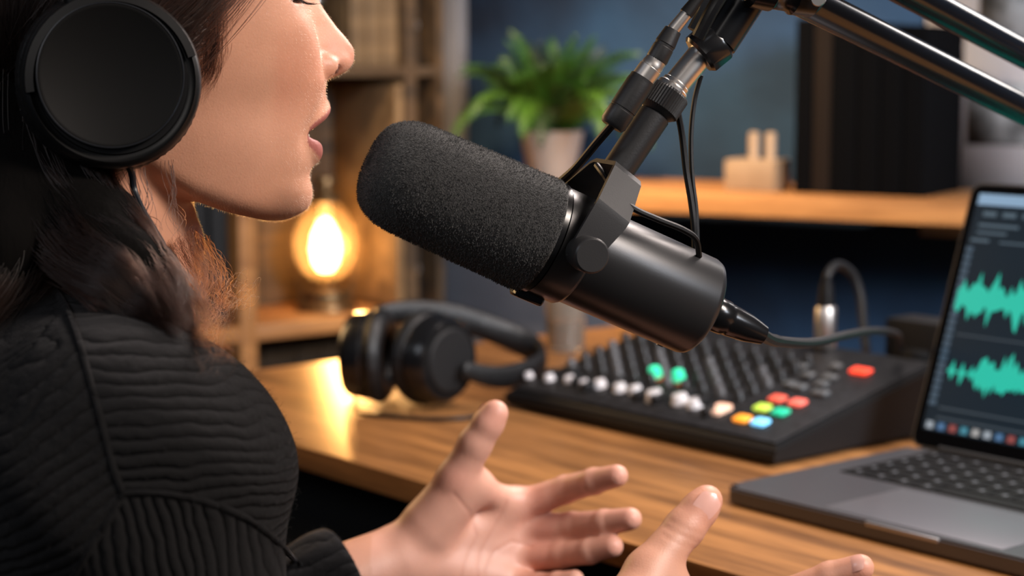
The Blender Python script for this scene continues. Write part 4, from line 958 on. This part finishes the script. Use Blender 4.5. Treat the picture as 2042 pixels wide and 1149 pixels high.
# eyes, lashes, brows, teeth, nails
M['eyewhite'] = mat('eye_white', (.80, .77, .74), .15); M['iris'] = mat('iris_brown', (.16, .09, .05), .1); M['hair'] = None
for s in (-1, 1):
    ec = H(1.95, 3.05*s, ZZ(-14)); look = zto(ec, ec+(HF*1+Vector((0, 0, -.25))).normalized())
    eb = lathe('eyeball', [(0, -.012)]+[(.012*math.sin(a), -.012*math.cos(a)) for a in [math.pi*k/20 for k in range(1, 20)]]+[(0, .012)], 'eyewhite', None, look, n=32, sharp=80); wparent(eb)
    ir = lathe('iris', [(0, .0123), (.0055, .0110), (.0058, .0104), (0, .0104)], 'iris', eb, look, n=32)
def hm_(name, c1, rough=.32, sheen=0):
    m = bpy.data.materials.new(name); m.use_nodes = True; nt = m.node_tree; nt.nodes.clear(); o = nt.nodes.new('ShaderNodeOutputMaterial'); h = nt.nodes.new('ShaderNodeBsdfHairPrincipled')
    h.parametrization = 'COLOR'; h.inputs['Color'].default_value = lin(c1); h.inputs['Roughness'].default_value = rough; h.inputs['Radial Roughness'].default_value = .4
    if 'Random Roughness' in h.inputs: h.inputs['Random Roughness'].default_value = .2
    nt.links.new(h.outputs[0], o.inputs[0]); return m
M['hair'] = hm_('dark_brown_hair', (.115, .068, .048), .26); M['hairwarm'] = hm_('backlit_hair_wisps', (.19, .10, .055), .35)  # wisps get a lighter, warmer hair colour with the backlight painted in
M['lash'] = mat('lash_black', (.03, .025, .025), .6)
cs, rs = [], []
for s in (-1, 1):
    for k in range(46):
        a = math.radians(-62+124*k/45); e = np.array([1.95+1.30*math.cos(a)*.97, 3.05*s+1.30*math.sin(a)*.97, ZZ(-14)-.34]); d = np.array([math.cos(a), math.sin(a), 0])
        L_ = .85*(1+.15*rng.normal()); cs.append(h2w(np.array([e, e+d*L_*.5+[0, 0, -.26], e+d*L_*.9+[0, 0, -.34], e+d*L_*1.1+[0, 0, -.28]]))); rs.append(np.array([.0001, .00009, .00006, .00002]))
ls = hairobj('eyelashes', cs, rs, 'lash'); wparent(ls)
cs, rs = [], []
for s in (-1, 1):
    for k in range(260):
        t = rng.random(); y = 1.3+4.2*t; x = np.interp(y, [1.3, 3, 5.5], [4.35, 3.95, 1.9]); z = ZZ(-85)+.9*math.sin(t*2.2)+rng.normal(0, .18)
        e = np.array([x, y*s, z]); cs.append(h2w(np.array([e, e+[-.05, .35*s, .12], e+[-.25, .7*s, .1]]))); rs.append(np.array([.00008, .00007, .00002]))
wparent(hairobj('eyebrows', cs, rs, 'lash'))
bm = bmesh.new()
for zc_, rr_, hh in ((ZZ(243), 3.25, .42), (ZZ(280), 3.05, .34)):
    for k in range(-4, 5):
        a = k*.235; x = 1.15+rr_*math.cos(a); y = 2.0*math.sin(a)*1.05
        abox(bm, (0, 0, 0), (.0022, .0058, hh*.02), frame(H(x, y, zc_), (HF*math.cos(a)+HLf*math.sin(a)), (-HF*math.sin(a)+HLf*math.cos(a)), Z), bev=.0008)
M['tooth'] = mat('tooth_enamel', (.83, .78, .70), .2); te = fin(bm, 'teeth', 'tooth'); te['kind'] = 'stuff'; wparent(te)
M['nail'] = mat('nail_pink', (.87, .66, .60), .26, coat=.15)
def nail(c, n, d, L_, W_):
    n = Vector(n).normalized(); d = Vector(d); d = (d-n*d.dot(n)).normalized(); s = n.cross(d); bm = bmesh.new(); g = []
    for i in range(9):
        row = []
        for j in range(9):
            u = i/4-1; v = j/4-1; sh = math.sqrt(max(0, 1-abs(u)**4))
            row.append(bm.verts.new(Vector(c)+d*u*L_+s*v*W_*sh+n*(.0003-.30*W_*(v*sh)**2-(.0010*(u**2)))))
        g.append(row)
    for i in range(8):
        for j in range(8): bm.faces.new((g[i][j], g[i+1][j], g[i+1][j+1], g[i][j+1]))
    bmesh.ops.remove_doubles(bm, verts=bm.verts, dist=1e-6)
    wparent(fin(bm, 'fingernail', 'nail', sharp=80))
def surf(p, n):     # march along n until outside the skin
    p = np.array(p, float); n = np.array(n, float); n /= np.linalg.norm(n)
    for _ in range(60):
        d = float(body(p[None])[0])
        if d > -1e-5: break
        p = p+n*max(-d, .0002)
    return p
def addnail(j1, j2, ndir, L_, W_, fwd=.0):
    a, b = Pn(*j1), Pn(*j2); d = (b-a)/np.linalg.norm(b-a); c0_ = b+d*fwd; nd = np.array(ndir, float); nd -= d*(nd@d); nd /= np.linalg.norm(nd)
    nail(surf(c0_, nd), nd, d, L_, W_)
toCam = -A3(FW)
addnail(RHd['thumb'][2], RHd['thumb'][3], toCam+np.array([.12, 0, .12]), .0080, .0066, -.0045)
for ch in RHd['fing']: addnail(ch[2], ch[3], toCam+np.array([0, 0, .8]), .0052, .0046)
for ch in LH['fing']: addnail(ch[2], ch[3], -toCam+np.array([0, 0, .1]), .0042, .0036, -.003)
addnail(LH['thumb'][2], LH['thumb'][3], np.array([-.75, .6, .3]), .0058, .0046, -.004)
fi = np.nonzero((q[:, 0] > -2.5) & (q[:, 2] < 8) & (q[:, 2] > -9) & (gx > 380) & (gx < 730))[0]; fi = rng.choice(fi, min(len(fi), 16000), replace=False); cs, rs = [], []
for i_ in fi:
    if lipm[i_] > .3: continue
    d = gn[i_]*.8+A3(Z)*-.5+rng.normal(0, .22, 3); d /= np.linalg.norm(d); L_ = rng.uniform(.0006, .0014); p_ = bv[i_]; cs.append(np.array([p_, p_+d*L_*.6, p_+d*L_+A3(Z)*-.0002])); rs.append(np.array([.000022, .00002, .00001]))
pf = hairobj('peach_fuzz', cs, rs, hm_('pale_fuzz', (.85, .68, .52), .4)); pf['kind'] = 'stuff'; wparent(pf)
# ================================================================ sweater
def sweater(p):
    o = .011; f = trunk(p, o)
    f = smin(f, cap(p, SR, ELr, .060, .052), .03); f = smin(f, cap(p, ELr, WRr*.85+ELr*.15, .052, .036), .02)
    f = smin(f, cap(p, SL_, ELl, .060, .052), .03); f = smin(f, cap(p, ELl, WRl*.90+ELl*.10, .050, .0330), .02)
    # soft folds
    x, y, z = p[:, 0], p[:, 1], p[:, 2]
    f = f+.0022*np.sin(x*55+z*38+1.2*np.sin(y*40))*np.clip((.97-z)*12, 0, 1)+.0012*np.sin(z*95+x*60)
    # hollow: cut at hem, neckline, cuffs
    f = smax(f, .615-z, .004)
    f = smax(f, -cap(p, h2w((-6.9, 0, -4)), h2w((-8.6, 0, -16)), .058, .063), .005)
    for W_, E_, e in ((WRl, ELl, .86), (WRr, ELr, .85)):
        d = (W_-E_)/np.linalg.norm(W_-E_); c = E_+(W_-E_)*e; sel = np.linalg.norm(p-c, axis=1)-.08
        f = np.where(sel < 0, smax(f, (p-c)@d, .004), f)
    return f
sv, sf = mesh_sdf(sweater, (-.48, .60, .59), (.16, 1.28, 1.02), .0024, 4, K=1.3)
sv = relax(sv, sf, 1, .5)
sx, sy, sd = proj(sv)
SEAM1 = [(60, 545), (105, 575), (130, 610), (158, 680), (180, 760), (205, 850), (225, 930), (245, 985)]
SEAM2 = [(245, 985), (330, 985), (440, 1010), (530, 1060), (600, 1130), (640, 1200)]
SEAM3 = [(245, 985), (215, 1040), (170, 1110), (120, 1200)]
def sidex(pts, x, y):
    ys = np.array([b_ for a, b_ in pts]); xs = np.array([a for a, b_ in pts]); return x-np.interp(y, ys, xs)
left = sm(-sidex(SEAM1+SEAM3[1:], sx, sy), -5, 5)
low = sm(sy-np.interp(sx, [a for a, b_ in SEAM2], [b_ for a, b_ in SEAM2]), -5, 5)*(1-left)
u = sv@TF*100; vz = sv[:, 2]*100; vr = sv@TR*100
phA = vz*.80-u*.62; phB = vz+.10*u+.035*(u-np.mean(u))**2*.3; phC = u*1.0+vz*.18+vr*.3
arm = ((sd > 1.02) & (sx > 420)).astype(float)
dl_ = (WRl-ELl)/np.linalg.norm(WRl-ELl); phL = np.linalg.norm(np.cross(sv-ELl, dl_), axis=1)*0+np.arctan2((sv-ELl)@np.cross(dl_, [0, 1, 0]), (sv-ELl)@np.cross(dl_, [1, 0, 0]))*3.4
dr_ = (WRr-ELr)/np.linalg.norm(WRr-ELr)
low = low*(1-arm); left = left*(1-arm)
knit = bpy.data.materials.new('black_rib_knit'); knit.use_nodes = True; nt = knit.node_tree; b = nt.nodes['Principled BSDF']; N = nt.nodes.new; Lk = nt.links.new
b.inputs['Roughness'].default_value = .92; b.inputs['Specular IOR Level'].default_value = .15; b.inputs['Sheen Weight'].default_value = .05; b.inputs['Sheen Roughness'].default_value = .6
b.inputs['Sheen Tint'].default_value = (.6, .6, .65, 1)
def attr(n_): a = N('ShaderNodeAttribute'); a.attribute_name = n_; return a.outputs['Fac']
def mth(op, a, b_=None):
    m_ = N('ShaderNodeMath'); m_.operation = op
    for i, v_ in enumerate((a, b_)):
        if v_ is None: continue
        if isinstance(v_, (int, float)): m_.inputs[i].default_value = v_
        else: Lk(v_, m_.inputs[i])
    return m_.outputs[0]
tcn = N('ShaderNodeTexCoord'); wn_ = N('ShaderNodeTexNoise'); wn_.inputs['Scale'].default_value = 28; wn_.inputs['Detail'].default_value = 3; Lk(tcn.outputs['Object'], wn_.inputs[0])
wob = mth('MULTIPLY', mth('SUBTRACT', wn_.outputs[0], .5), 1.1)
def rib(at): return mth('POWER', mth('ABSOLUTE', mth('SINE', mth('MULTIPLY', mth('ADD', attr(at), wob), math.pi/.50))), .7)
hA, hB, hC, hL_ = rib('pa'), rib('pb'), rib('pc'), rib('pl')
def mixv(a, b_, t): return mth('ADD', mth('MULTIPLY', a, mth('SUBTRACT', 1, t)), mth('MULTIPLY', b_, t))
hh = mixv(mixv(mixv(hB, hC, attr('low')), hA, attr('left')), hL_, attr('arm'))
fn = N('ShaderNodeTexNoise'); fn.inputs['Scale'].default_value = 900; fn.inputs['Detail'].default_value = 3; Lk(tcn.outputs['Object'], fn.inputs[0])
fn2 = N('ShaderNodeTexNoise'); fn2.inputs['Scale'].default_value = 220; fn2.inputs['Detail'].default_value = 3; Lk(tcn.outputs['Object'], fn2.inputs[0])
tot = mth('ADD', hh, mth('ADD', mth('MULTIPLY', fn.outputs[0], .22), mth('MULTIPLY', fn2.outputs[0], .35)))
bp_ = N('ShaderNodeBump'); bp_.inputs['Strength'].default_value = 1; bp_.inputs['Distance'].default_value = .0016; Lk(tot, bp_.inputs['Height']); Lk(bp_.outputs[0], b.inputs['Normal'])
cr_ = N('ShaderNodeValToRGB'); cr_.color_ramp.elements[0].color = lin((.012, .012, .015)); cr_.color_ramp.elements[1].color = lin((.070, .070, .074)); Lk(tot, cr_.inputs[0]); Lk(cr_.outputs[0], b.inputs['Base Color'])  # shade between the ribs put into the colour: grooves darker than ridges
M['knit'] = knit
swo = wparent(tomesh('sweater', sv, sf, 'knit', None, attrs=dict(pa=phA, pb=phB, pc=phC, pl=phL, low=low, left=left, arm=arm)))
# seam cords laid on the knit
def drape(pts, d0=.62):
    out = []
    for x, y in pts:
        r_ = ray(x, y); t = .55
        for _ in range(200):
            p_ = CAM+r_*t; d = float(sweater(A3(p_)[None])[0])
            if d < .0004: break
            t += max(d*.7, .0005)
            if t > 1.3: break
        if t < 1.2: out.append(CAM+r_*(t+.0008))
    return out
for sq_ in (SEAM1[1:], SEAM2[:5], SEAM3):
    fine = [(v.x, v.y) for v in catmull([(a, b_, 0) for a, b_ in sq_], 4)]
    dp_ = drape(fine)
    if len(dp_) > 2:
        bm = bmesh.new(); atube(bm, dp_, .0016, 8); o = fin(bm, 'seam', 'knit'); wparent(o)
# cuff band
cw_ = ELl+(WRl-ELl)*.855; bm = bmesh.new(); dv = Vector(dl_); fr_m = zto(Vector(cw_), Vector(cw_)+dv); n = 72; rg = []
for (r_, z_) in ((.0322, -.030), (.0336, -.028), (.0336, -.004), (.0328, .0005), (.030, .001), (.029, -.008)):
    rg.append([bm.verts.new(fr_m @ Vector(((r_+(.0008 if k % 2 else -.0006))*math.cos(2*math.pi*k/n), (r_+(.0008 if k % 2 else -.0006))*math.sin(2*math.pi*k/n), z_))) for k in range(n)])
for a, b__ in zip(rg, rg[1:]):
    for k in range(n): bm.faces.new((a[k], a[(k+1) % n], b__[(k+1) % n], b__[k]))
M['cuff'] = mat('cuff_knit', (.06, .06, .065), .95, spec=.2, sheen=.3, bump=(500, .6, .002)); wparent(fin(bm, 'cuff', 'cuff', sharp=80))
# fuzz
tri = rng.choice(len(sf), 26000); vis = (sd[sf[tri, 0]] < 1.25) & (sx[sf[tri, 0]] > -60) & (sx[sf[tri, 0]] < 1000) & (sy[sf[tri, 0]] < 1230); tri = tri[vis]
bw = rng.dirichlet((1, 1, 1, 1), len(tri)); fp_ = (sv[sf[tri]]*bw[:, :, None]).sum(1); fn_ = gnormals(sweater, fp_, .003)
cs, rs = [], []
for p_, n_ in zip(fp_, fn_):
    d = n_*.35+rng.normal(0, .55, 3); d /= np.linalg.norm(d); L_ = rng.uniform(.0015, .0045); c_ = rng.normal(0, .0006, 3)
    cs.append(np.array([p_, p_+d*L_*.5+c_, p_+d*L_])); rs.append(np.array([.00005, .00004, .00002]))
fz = hairobj('sweater_fuzz', cs, rs, mat('wool_fuzz', (.12, .118, .12), .9)); fz['kind'] = 'stuff'; wparent(fz)
# ================================================================ hair
def hd(p_):
    if p_[1] < 520: return p_
    r_ = ray(p_[0], p_[1]); t = .6
    for _ in range(200):
        q_ = CAM+r_*t; d = float(sweater(A3(q_)[None])[0])
        if d < .0005 or t > 1.1: break
        t += max(d*.7, .0006)
    return (p_[0], p_[1], min(p_[2], t-.006))
def lock(pts, r0, r1, n, wav=.004, frizz=.00022, rad=.00011, npt=22, spread=1.0):
    g = np.array([A3(v) for v in catmull([P(*hd(p)) for p in pts], 8)]); idx = np.linspace(0, len(g)-1, npt); gg = np.stack([np.interp(idx, np.arange(len(g)), g[:, i]) for i in range(3)], 1)
    t = np.gradient(gg, axis=0); t /= np.linalg.norm(t, axis=1)[:, None]; up = A3(-FW)[None]-t*(t@A3(-FW))[:, None]; up /= np.linalg.norm(up, axis=1)[:, None]; sd_ = np.cross(t, up)
    cs, rs = [], []; tt = np.linspace(0, 1, npt); R_ = r0+(r1-r0)*tt
    for i in range(n):
        if i % 22 == 0 or n < 60: a = rng.random()*2*math.pi; r = math.sqrt(rng.random()); ph = rng.random()*6.28; fq = rng.uniform(1.2, 2.6); tw = rng.normal(0, .6); ez = rng.normal(0, .004)
        jx, jy = rng.normal(0, .11, 2)*(1 if rng.random() < .85 else 1.9); fan = 1.25-.75*tt
        ox = r*np.cos(a+tw*tt)+jx*fan; oy = r*np.sin(a+tw*tt)*.45+jy*fan*.6
        wv = wav*np.sin(fq*tt*6.28+ph*.35)*tt; e = tt**1.5*(rng.normal(0, .0014)+ez)*spread
        c = gg+sd_*(ox*R_+wv+e)[:, None]+up*(oy*R_+wv*.3)[:, None]+np.cumsum(rng.normal(0, frizz, (npt, 3)), 0)*.7
        l0 = rng.uniform(.76, 1.0); k = max(6, int(npt*l0)); cs.append(c[:k]); rr2 = np.full(k, rad)*(1-.75*np.linspace(0, 1, k)**3); rs.append(rr2)
    return cs, rs
HC, HR = [], []
def add(*a, **k): c, r = lock(*a, **k); HC.extend(c); HR.extend(r)
add([(80, 60, .875), (75, 200, .865), (110, 320, .852), (180, 410, .84), (255, 480, .825), (320, 560, .812), (362, 640, .808), (390, 725, .815)], .020, .004, 1500)
add([(30, 60, .87), (30, 220, .862), (70, 350, .845), (150, 440, .83), (235, 510, .812), (305, 585, .800), (366, 690, .803)], .022, .005, 1500)
add([(0, 120, .865), (5, 280, .855), (40, 400, .84), (120, 485, .82), (210, 545, .800), (285, 600, .793), (350, 665, .797)], .022, .005, 1300)
add([(140, 300, .86), (160, 400, .846), (135, 480, .838), (85, 535, .828), (25, 570, .82), (-60, 600, .815), (-170, 640, .81)], .016, .008, 1000)
add([(40, 260, .86), (60, 380, .862), (35, 470, .856), (-10, 540, .852), (-90, 590, .85), (-180, 640, .85)], .022, .010, 1000)
add([(-40, 100, .88), (-30, 300, .86), (0, 430, .84), (-20, 520, .82), (-90, 590, .81), (-170, 660, .81)], .03, .014, 1000)
add([(190, 300, .855), (215, 400, .846), (268, 465, .834), (322, 535, .822), (362, 600, .815), (388, 670, .82)], .010, .008, 420)
add([(160, 330, .852), (215, 440, .834), (270, 520, .815), (315, 590, .806), (340, 660, .806)], .012, .008, 500)
# wisps over the neck
add([(262, 330, .858), (272, 395, .852), (300, 450, .846), (335, 500, .838)], .0025, .002, 7, frizz=.0001, spread=.4)
add([(285, 335, .860), (296, 400, .858), (300, 460, .852), (318, 520, .84)], .0035, .003, 8, frizz=.0001, spread=.5)
add([(342, 330, .868), (347, 390, .868), (349, 440, .866), (352, 505, .86)], .0009, .0008, 6, frizz=.00006, wav=.001, spread=.2)
add([(330, 320, .868), (336, 380, .868), (345, 440, .864), (350, 500, .858)], .004, .003, 7, frizz=.0001, spread=.4)
# hair drawn back over the skull: directions from the centre of the head, marched onto the skin
HCN = np.array([-5.6, 0, 4.5])
def onhead(dirs, off):
    d = dirs/np.linalg.norm(dirs, axis=1)[:, None]; r = np.full(len(d), 15.)
    for _ in range(16): r -= (head(HCN+d*r[:, None])-off)*.85
    return HCN+d*r[:, None]
HLN = np.array([(-2.3, 6.6, 2.3), (-2.3, 6.5, 4.2), (-1.8, 6.2, 6.0), (.1, 5.5, 8.0), (2.3, 3.7, 9.6), (3.3, 1.8, 10.5), (3.4, .05, 10.8), (0, .05, 13.5), (-5, .05, 14.5), (-10, .05, 12.5)])
ns = 7000; tt_ = rng.random(ns)**.9*9; sg = rng.choice((-1., 1.), ns)
st = np.stack([np.interp(tt_, np.arange(10), HLN[:, i_]) for i_ in range(3)], 1)+rng.normal(0, .22, (ns, 3)); st[:, 1] = np.abs(st[:, 1])*sg
en = np.stack([rng.normal(-10.5, 1.3, ns), sg*rng.normal(5.2, .7, ns), rng.normal(-1.5, .8, ns)], 1)
npt = 16; u_ = np.linspace(0, 1, npt)[None, :, None]; A_ = (st-HCN)[:, None]; B_ = (en-HCN)[:, None]; mid_ = ((A_+B_)/2)*1.05+np.array([0, 0, 1.6])+np.array([0, 1.0, 0])*sg[:, None, None]*1.8
dr = (1-u_)**2*A_+2*u_*(1-u_)*mid_*1.2+u_**2*B_
off_ = .32+.30*np.sin(np.pi*np.clip(u_, 0, 1))+np.abs(rng.normal(0, .12, (ns, 1, 1)))*np.ones_like(u_); off_[:, 0] = -.05
sk_ = h2w(onhead(dr.reshape(-1, 3), off_.reshape(-1))).reshape(ns, npt, 3)
for c in sk_: HC.append(c); HR.append(np.full(npt, .00012))
# fine baby hair in front of the ear pad
nb_ = 620; st = np.stack([rng.normal(-1.7, .38, nb_), np.full(nb_, -6.3), rng.uniform(1.6, 7.0, nb_)], 1); ln_ = rng.uniform(.7, 2.2, nb_)
u_ = np.linspace(0, 1, 8)[None, :, None]; dr = (st-HCN)[:, None]+u_*(np.array([.15, 0, -1.])*ln_[:, None])[:, None]+u_**2*np.array([-.9, 0, 0])*ln_[:, None, None]*rng.uniform(0, 1, (nb_, 1, 1))
sk_ = h2w(onhead(dr.reshape(-1, 3), (.0+.10*u_*np.ones((nb_, 1, 1))).reshape(-1))).reshape(nb_, 8, 3)
for c in sk_: HC.append(c); HR.append(np.linspace(.00007, .00002, 8))
hr = wparent(hairobj('hair', HC, HR, 'hair'))
HC, HR = [], []
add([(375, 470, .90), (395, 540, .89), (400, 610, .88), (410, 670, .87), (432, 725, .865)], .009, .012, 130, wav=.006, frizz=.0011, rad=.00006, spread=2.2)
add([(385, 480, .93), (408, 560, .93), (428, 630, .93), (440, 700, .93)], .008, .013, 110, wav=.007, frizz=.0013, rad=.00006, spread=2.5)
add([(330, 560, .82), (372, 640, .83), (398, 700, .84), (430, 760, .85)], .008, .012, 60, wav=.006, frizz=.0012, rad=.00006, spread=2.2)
o = wparent(hairobj('flyaway_wisps', HC, HR, 'hairwarm')); o['label'] = 'frizzy wisps of hair, coloured warmer as if backlit'
# dark mass under the strands
def mass(p):
    f = None
    for pts, r in (([(80, 60, .90), (85, 220, .885), (140, 350, .865), (220, 450, .842), (300, 550, .822), (355, 640, .815)], (.016, .016, .016, .014, .012, .006)),
                   ([(30, 60, .90), (30, 220, .88), (70, 360, .86), (150, 450, .84), (240, 520, .815), (320, 610, .806)], (.020, .02, .02, .016, .012, .006)),
                   ([(-20, 60, .92), (0, 260, .88), (30, 400, .86), (0, 500, .83), (-60, 560, .82)], (.03, .03, .026, .02, .014)),
                   ([(-60, 60, .96), (-60, 300, .93), (-40, 450, .90), (-60, 580, .87)], (.05, .04, .035, .025))):
        for (a, b_), (ra, rb) in zip(zip(pts, pts[1:]), zip(r, r[1:])):
            d = cap(p, Pn(*a), Pn(*b_), ra, rb); f = d if f is None else smin(f, d, .012)
    q = w2h(p); c = np.full(len(p), 3.); mh = (q[:, 2] > -3) & (np.abs(q[:, 1]) < 10); c[mh] = head(q[mh])-.30
    face = q[:, 0]-np.interp(q[:, 2], [-2, 0, 2, 4, 6, 8, 9.5, 10.8, 14], [-5.8, -4.6, -3.0, -2.6, -2.1, .1, 1.9, 3.3, 6]); c = smax(c, face*.8, .35); c = smax(c, -1.5-q[:, 2], .5)
    back = cap(q, (-10.5, 0, 2), (-13, 0, -12), 5.0, 3.2)
    f = smin(f, smin(c, back, 1.0)*.01, .010); return f
mv, mf = mesh_sdf(mass, (-.50, .70, .86), (-.05, 1.1, 1.24), .003, 4, K=1.6); mv = relax(mv, mf, 2)
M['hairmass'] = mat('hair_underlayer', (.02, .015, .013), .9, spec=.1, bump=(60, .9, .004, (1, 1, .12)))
wparent(tomesh('hair_underlayer', mv, mf, 'hairmass'))
# ================================================================ worn headphones
cc_ = P(222, 160, .838); cn = (HLf*-1+Vector((0, 0, .03))).normalized(); cu_ = (Z*1.0-HF*.22); cu_ = (cu_-cn*cu_.dot(cn)).normalized(); cs_ = cu_.cross(cn)
CM = frame(cc_, cs_, cu_, cn)
wh = thing('worn_headphones', 'black over-ear headphones worn over the ears of the speaking woman', 'headphones', CM)
R0 = .0418
M['cupshell'] = mat('cup_shell', (.055, .057, .062), .36); M['cupplate'] = mat('cup_plate', (.03, .032, .035), .6, spec=.18)
pr_ = [(.0375+.0052*math.cos(a), -.011+.0105*math.sin(a)) for a in [2*math.pi*k/14 for k in range(15)]]
def cupset(mw):
    bm = bmesh.new(); alathe(bm, pr_, 140, mw)
    for v in bm.verts:
        l = mw.inverted() @ v.co; a = math.atan2(l.y, l.x); v.co = mw @ Vector((l.x*(1+.006*math.sin(a*58)+.003*math.sin(a*131)), l.y*(1+.006*math.sin(a*58)+.003*math.sin(a*131)), l.z))
    fin(bm, 'ear_pad', 'leather', wh, sharp=80)
    lathe('ear_cup', [(0, -.012), (.034, -.012), (.0402, -.004), (.0410, .0), (.0408, .004), (.0392, .0075), (.0375, .0085), (.0362, .0070), (.0345, .0068), (.0338, .0078), (0, .0078)], 'cupshell', wh, mw, n=96, sharp=50)
    lathe('cup_plate', [(.0336, .0060), (.0336, .0098), (.0330, .0108), (.0318, .0112), (.0308, .0106), (0, .0102)], 'cupplate', wh, mw @ T(-.0006, .0022, 0), n=96, sharp=50)
    lathe('cup_trim_ring', [(.0322, .0109), (.0326, .0114), (.0331, .0113), (.0333, .0106), (.0322, .0104)], mat('trim_dark_metal', (.24, .25, .27), .25, metal=.7), wh, mw @ T(-.0006, .0022, 0), n=96)
    bm = bmesh.new(); rg = []
    for k in range(41):
        a = math.radians(4+172*k/40)
        rg.append([bm.verts.new(mw @ Vector(((.0372+dx)*math.cos(a), (.0372+dx)*math.sin(a), .0098+dz))) for dx, dz in ((-.0022, -.0025), (-.0018, .0015), (.0018, .0010), (.0024, -.0025))])
    for a, b_ in zip(rg, rg[1:]):
        for k in range(4): bm.faces.new((a[k], a[(k+1) % 4], b_[(k+1) % 4], b_[k]))
    bm.faces.new(rg[0][::-1]); bm.faces.new(rg[-1]); fin(bm, 'yoke_arc', 'cupshell', wh, sharp=40)
cupset(Matrix.Identity(4))
CMi = CM.inverted(); far = HO+(cc_-HO) + HLf*.172
CF = CMi @ frame(far, -cs_, cu_, -cn); cupset(CF)
mid = (cc_+far)/2; hd_r = (far-cc_).length/2+.006; bm = bmesh.new(); rg = []
for k in range(61):
    a = math.radians(-4+188*k/60); ct = math.cos(a); st = math.sin(a); p_ = mid-HLf*ct*hd_r*(1 if st < .2 else (1-.0*st))+cu_*(.022+max(0, st)*.128 if st > 0 else .022)
    p_ = mid-HLf*(hd_r*np.sign(ct)*abs(ct)**.72)+cu_*(.030+.112*max(0, st)**.8); outn = (p_-(mid+cu_*.05)).normalized(); f_ = .012+.004*max(0, st)
    rg.append([bm.verts.new(CMi @ (p_+cs_*f_*math.cos(b_)+outn*.0045*math.sin(b_))) for b_ in [2*math.pi*j/12 for j in range(12)]])
for a, b_ in zip(rg, rg[1:]):
    for k in range(12): bm.faces.new((a[k], a[(k+1) % 12], b_[(k+1) % 12], b_[k]))
bm.faces.new(rg[0][::-1]); bm.faces.new(rg[-1]); fin(bm, 'headband', 'leather', wh, sharp=80)
tube('cord', [CMi @ P(*v) for v in ((250, 322, .845), (262, 345, .85), (268, 380, .853), (284, 420, .848), (305, 455, .842), (325, 490, .833), (340, 530, .822))], .0016, mat('blue_black_cord', (.06, .085, .12), .4), wh, n=10)
